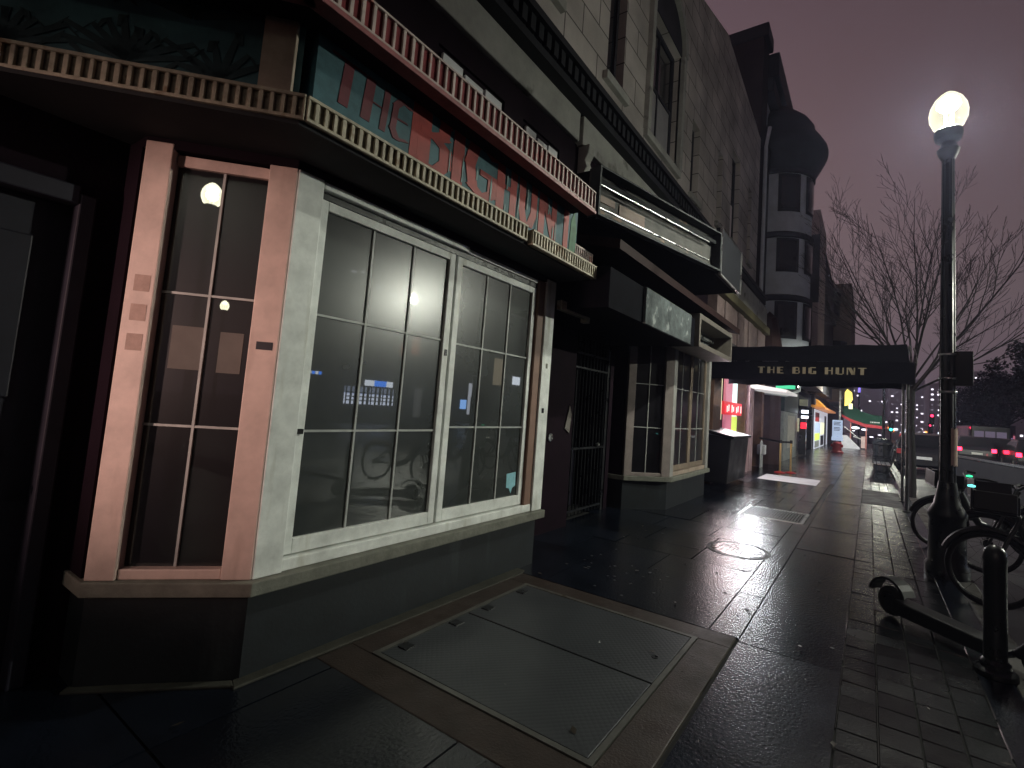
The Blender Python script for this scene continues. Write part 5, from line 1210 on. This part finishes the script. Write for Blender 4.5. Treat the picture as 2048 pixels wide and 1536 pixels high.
for i, (xx, yy, lb_) in enumerate(((5.6, 40, 'dark car with red tail lights in the road, nearest the lamp post'), (7.0, 41, 'dark car braking with bright red lights beside the right edge'), (5.0, 62, 'far car with red tail lights ahead of the others in the road'), (7.6, 36, 'dark car with red tail lights cut by the right edge of the picture'))):
    make_car((xx, yy, -.16), 0, lb_, car_paint, True)
bus = empty('city_bus', 'lit city bus standing in the road among the tail lights', 'bus', (8.1, 52, -.16))
MB().box(-1.2, 1.2, 0, 10, .35, 2.6).build('body', car_paint, bus, .08)
for i in range(3): MB().box(-1.0 + i * .68, -.40 + i * .68, -.03, -.005, 1.5, 2.15).build('rear_window', glow('bus_glow', (.4, .33, .5), .22) if 'bus_glow' not in MATS else MATS['bus_glow'], bus)
for s in (-1, 1): MB().box(s * 1.0 - .1, s * 1.0 + .1, -.04, 0, .9, 1.2).build('tail_light', tail_m, bus)
for s in (-1, 1):
    for yy in (2, 8): MB().tube([(s * 1.05, yy, .45), (s * 1.22, yy, .45)], .45, 16).build('wheel', rubber, bus)
# traffic signals
def signal(x, y, z, label, m, on):
    t = empty('traffic_light', label, 'traffic light', (x, y, 0), 'traffic lights down the street')
    MB().tube([(0, .1, -.1), (0, .1, z + .5)], .06, 8).build('pole', dark_metal, t)
    MB().box(-.2, .2, -.12, .08, z - .55, z + .55).build('housing', plastic_black, t)
    for i, zz in enumerate((z + .34, z, z - .34)):
        MB().lathe([(.0, 0), (.14, 0), (.14, .02), (0, .02)], (0, 0, 0), 12).build('lens', m if i == on else plastic_black, t).matrix_local = Matrix.Translation((0, -.121, zz)) @ Matrix.Rotation(R(90), 4, 'X')
    return t
signal(1.75, 58, 1.95, 'traffic light showing green left of the canopy post', signal_green, 2)
signal(5.3, 64, 2.0, 'low traffic light showing red beside the lamp post', signal_red, 0)
signal(5.15, 61, 2.9, 'taller traffic light showing red beside the lamp post', signal_red, 0)
signal(10.4, 46.5, 3.4, 'traffic light showing red at the right edge of the picture', signal_red, 0)
# clusters of far lights: shopfronts at the end of the street
rgl = random.Random(21)
GLW = [win_warm, orange_l, shop_white, win_warm, shop_white, glow('far_pink', (.9, .35, .45), 1.2)]
lbl = ['orange lit far shopfront right of the green signal', 'pale lit far shopfront beside the canopy post', 'white lit far shopfront between canopy post and lamp post', 'cream lit far shopfront left of the red signal', 'bright white far shopfront beside the lamp post', 'rosy lit far shopfront low beside the black car']
for i, (xx, zz, ww, hh, m_) in enumerate(((3.3, 1.7, 1.6, .9, 1), (4.6, 1.5, 1.2, .8, 2), (6.4, 1.3, 1.6, .8, 3), (8.0, 1.5, 1.8, 1.2, 0), (10.2, 1.6, 1.2, 1.6, 4), (7.2, .6, 3.0, .5, 5))):
    t = empty('far_shopfront', lbl[i], 'shopfront', (xx, 100 + i, 0), 'lit shopfronts at the far end of the street')
    MB().box(-ww * .6, ww * .6, .1, 4, -.1, zz + hh).build('wall', tower_m, t)
    for k in range(5):
        MB().box(-.14, .14, -.02, .05, -.12, .12).build('window', GLW[(m_ + (k % 2)) % 6], t).location = (rgl.uniform(-ww / 2, ww / 2), 0, zz + rgl.uniform(-hh / 2, hh / 2))
rl = ['violet lit far shopfront under the dark trees, next to the lamp post', 'white lit far shopfront under the dark trees, left of the bus', 'pinkish lit far shopfront under the middle of the dark trees', 'pale lit far shopfront under the nearest dark tree', 'violet and white far shopfront at the very right edge']
vio = glow('far_violet', (.55, .40, .9), 1.0)
for i, (xx, zz) in enumerate(((9.4, 1.2), (10.8, 1.4), (12.2, 1.2), (13.6, 1.5), (15.2, 1.4))):
    t = empty('far_shopfront', rl[i], 'shopfront', (xx, 84 + i * .7, 0), 'lit shopfronts under the trees on the right')
    MB().box(-.8, .8, .1, 3, -.2, 3.2).build('wall', brownstone, t)
    for k in range(6):
        MB().box(-.09, .09, -.02, .05, -.22 - .1 * (k % 2), .22).build('window', (vio, win_warm, vio, shop_pink, win_dim, tail_m)[(k + i) % 6], t).location = (-.66 + .26 * k, 0, zz + rgl.uniform(-.3, .3))
ppl = empty('neon_mast', 'slim mast with violet neon lights above the green awning', 'sign', (-.9, 58, 0))
MB().box(-.08, .08, 0, .1, 0, 7.5).build('mast', dark_metal, ppl)
MB().box(-.10, .10, -.05, -.01, 5.1, 5.7).box(-.07, .07, -.05, -.01, 6.2, 6.5).build('neon', purple_l, ppl)

# ================================================================== trees
def branch_tree(name, loc, h0, seed, label, n_main=9, H=5.4, spread=2.1):
    rg = random.Random(seed); t = empty(name, label, 'tree', loc)
    tr_ = MB().tube([(0, 0, -.05), (.02, .0, .6), (-.02, .02, h0 * .6), (0, 0, h0)], [.10, .075, .068, .066], 10); tr_.build('trunk', bark, t, smooth=True)
    cr_ = MB()
    def grow(p, d, ln, r, lev):
        k = 5; pts = [p.copy()]; rad = [r]; q = p.copy(); dd = d.copy()
        for i in range(k):
            dd = (dd + Vector((rg.uniform(-.10, .10), rg.uniform(-.10, .10), .05 + rg.uniform(-.03, .05)))).normalized()
            q = q + dd * ln / k; pts.append(q.copy()); rad.append(max(.0032, r * (1 - .82 * (i + 1) / k)))
        cr_.tube(pts, rad, 5 if lev else 7, cap=False)
        if lev >= 3: return
        nb = (8, 5, 3)[lev]
        for i in range(nb):
            u = .22 + .74 * (i + rg.random() * .6) / nb; j = min(k - 1, int(u * k)); b = pts[j].lerp(pts[j + 1], u * k - j)
            ax = (pts[j + 1] - pts[j]).normalized(); side = ax.orthogonal().normalized(); side.rotate(Matrix.Rotation(rg.uniform(0, 6.28), 3, ax))
            nd = (ax * .86 + side * rg.uniform(.32, .62)).normalized()
            grow(b, nd, ln * (1 - u * .45) * rg.uniform(.42, .62), max(.0042, rad[j] * .55), lev + 1)
    for i in range(n_main):
        a = 2 * math.pi * (i + rg.random() * .5) / n_main; tilt = rg.uniform(.18, .95) if i % 2 else rg.uniform(.5, 1.15)
        d = Vector((math.cos(a) * math.sin(tilt), math.sin(a) * math.sin(tilt), math.cos(tilt)))
        p = Vector((0, 0, h0 - rg.uniform(0, .5)))
        grow(p, d, H * rg.uniform(.72, .95) * (1 - .18 * tilt), rg.uniform(.026, .038), 0)
    cr_.build('crown', bark, t, smooth=True)
    return t
branch_tree('bare_tree', (.88, 15.0, 0), 3.05, 4, 'bare young vase-shaped street tree behind the canopy, branches against the purple sky', 15)
def leafy_tree(loc, h, r, seed, label, nclump=42, per=170):
    rg = random.Random(seed); t = empty('leafy_tree', label, 'tree', loc, 'dark trees across the road')
    MB().tube([(0, 0, -.2), (.05, 0, h * .25), (-.05, .05, h * .5), (0, 0, h * .7)], [.26, .2, .16, .06], 8).build('trunk', bark, t, smooth=True)
    limbs = MB(); lv = MB()
    for c in range(nclump):
        a = rg.uniform(0, 6.283); el = rg.uniform(-.5, 1.2); rr = r * rg.uniform(.35, 1.0)
        cc = Vector((rr * math.cos(a) * math.cos(el), rr * math.sin(a) * math.cos(el), h * .55 + rr * math.sin(el) * (h * .45 / r)))
        cs = rg.uniform(.5, 1.0) * r * .30
        if c % 4 == 0: limbs.tube([(0, 0, h * .35), tuple(cc * .5 + Vector((0, 0, h * .2))), tuple(cc)], [.09, .05, .02], 5)
        for _ in range(per):
            d = Vector((rg.gauss(0, 1), rg.gauss(0, 1), rg.gauss(0, 1))); d.normalize(); d *= cs * rg.random() ** .45
            p = cc + d; n_ = Vector((rg.gauss(0, 1), rg.gauss(0, 1), rg.gauss(0, 1) + .6)).normalized(); u = n_.orthogonal().normalized() * rg.uniform(.07, .15); v = n_.cross(u.normalized()) * rg.uniform(.05, .09)
            lv.add([p - u, p - v, p + u, p + v], [(0, 1, 2, 3)])
    limbs.build('limbs', bark, t); lv.build('crown', leaf_m, t)
    return t
leafy_tree((10.2, 46, -.16), 8.6, 3.4, 3, 'nearest dark leafy tree across the road, cut by the right edge', 60, 220)
leafy_tree((9.8, 56, -.16), 8.0, 3.2, 5, 'second dark leafy tree across the road, between its neighbours', 56, 200)
leafy_tree((9.3, 68, -.16), 7.0, 3.0, 9, 'farthest dark leafy tree across the road, beside the lamp post', 50, 180)
leafy_tree((13.5, 50, -.16), 9.5, 4.0, 12, 'tall dark leafy tree standing behind the others at the right edge', 60, 200)

# ================================================================== drizzle in the air
hz = MB().box(-79.9, 149.9, -79.9, 419.9, -1.2, 22).build('haze', [])
hm = bpy.data.materials.new('haze_air'); hm.use_nodes = True
n = hm.node_tree.nodes; l = hm.node_tree.links; n.remove(n['Principled BSDF'])
pv = n.new('ShaderNodeVolumePrincipled'); pv.inputs['Color'].default_value = (.62, .64, 1, 1); pv.inputs['Density'].default_value = .0015; pv.inputs['Anisotropy'].default_value = .72
l.new(pv.outputs[0], n['Material Output'].inputs['Volume'])
hz.data.materials.append(hm); hz['kind'] = 'stuff'
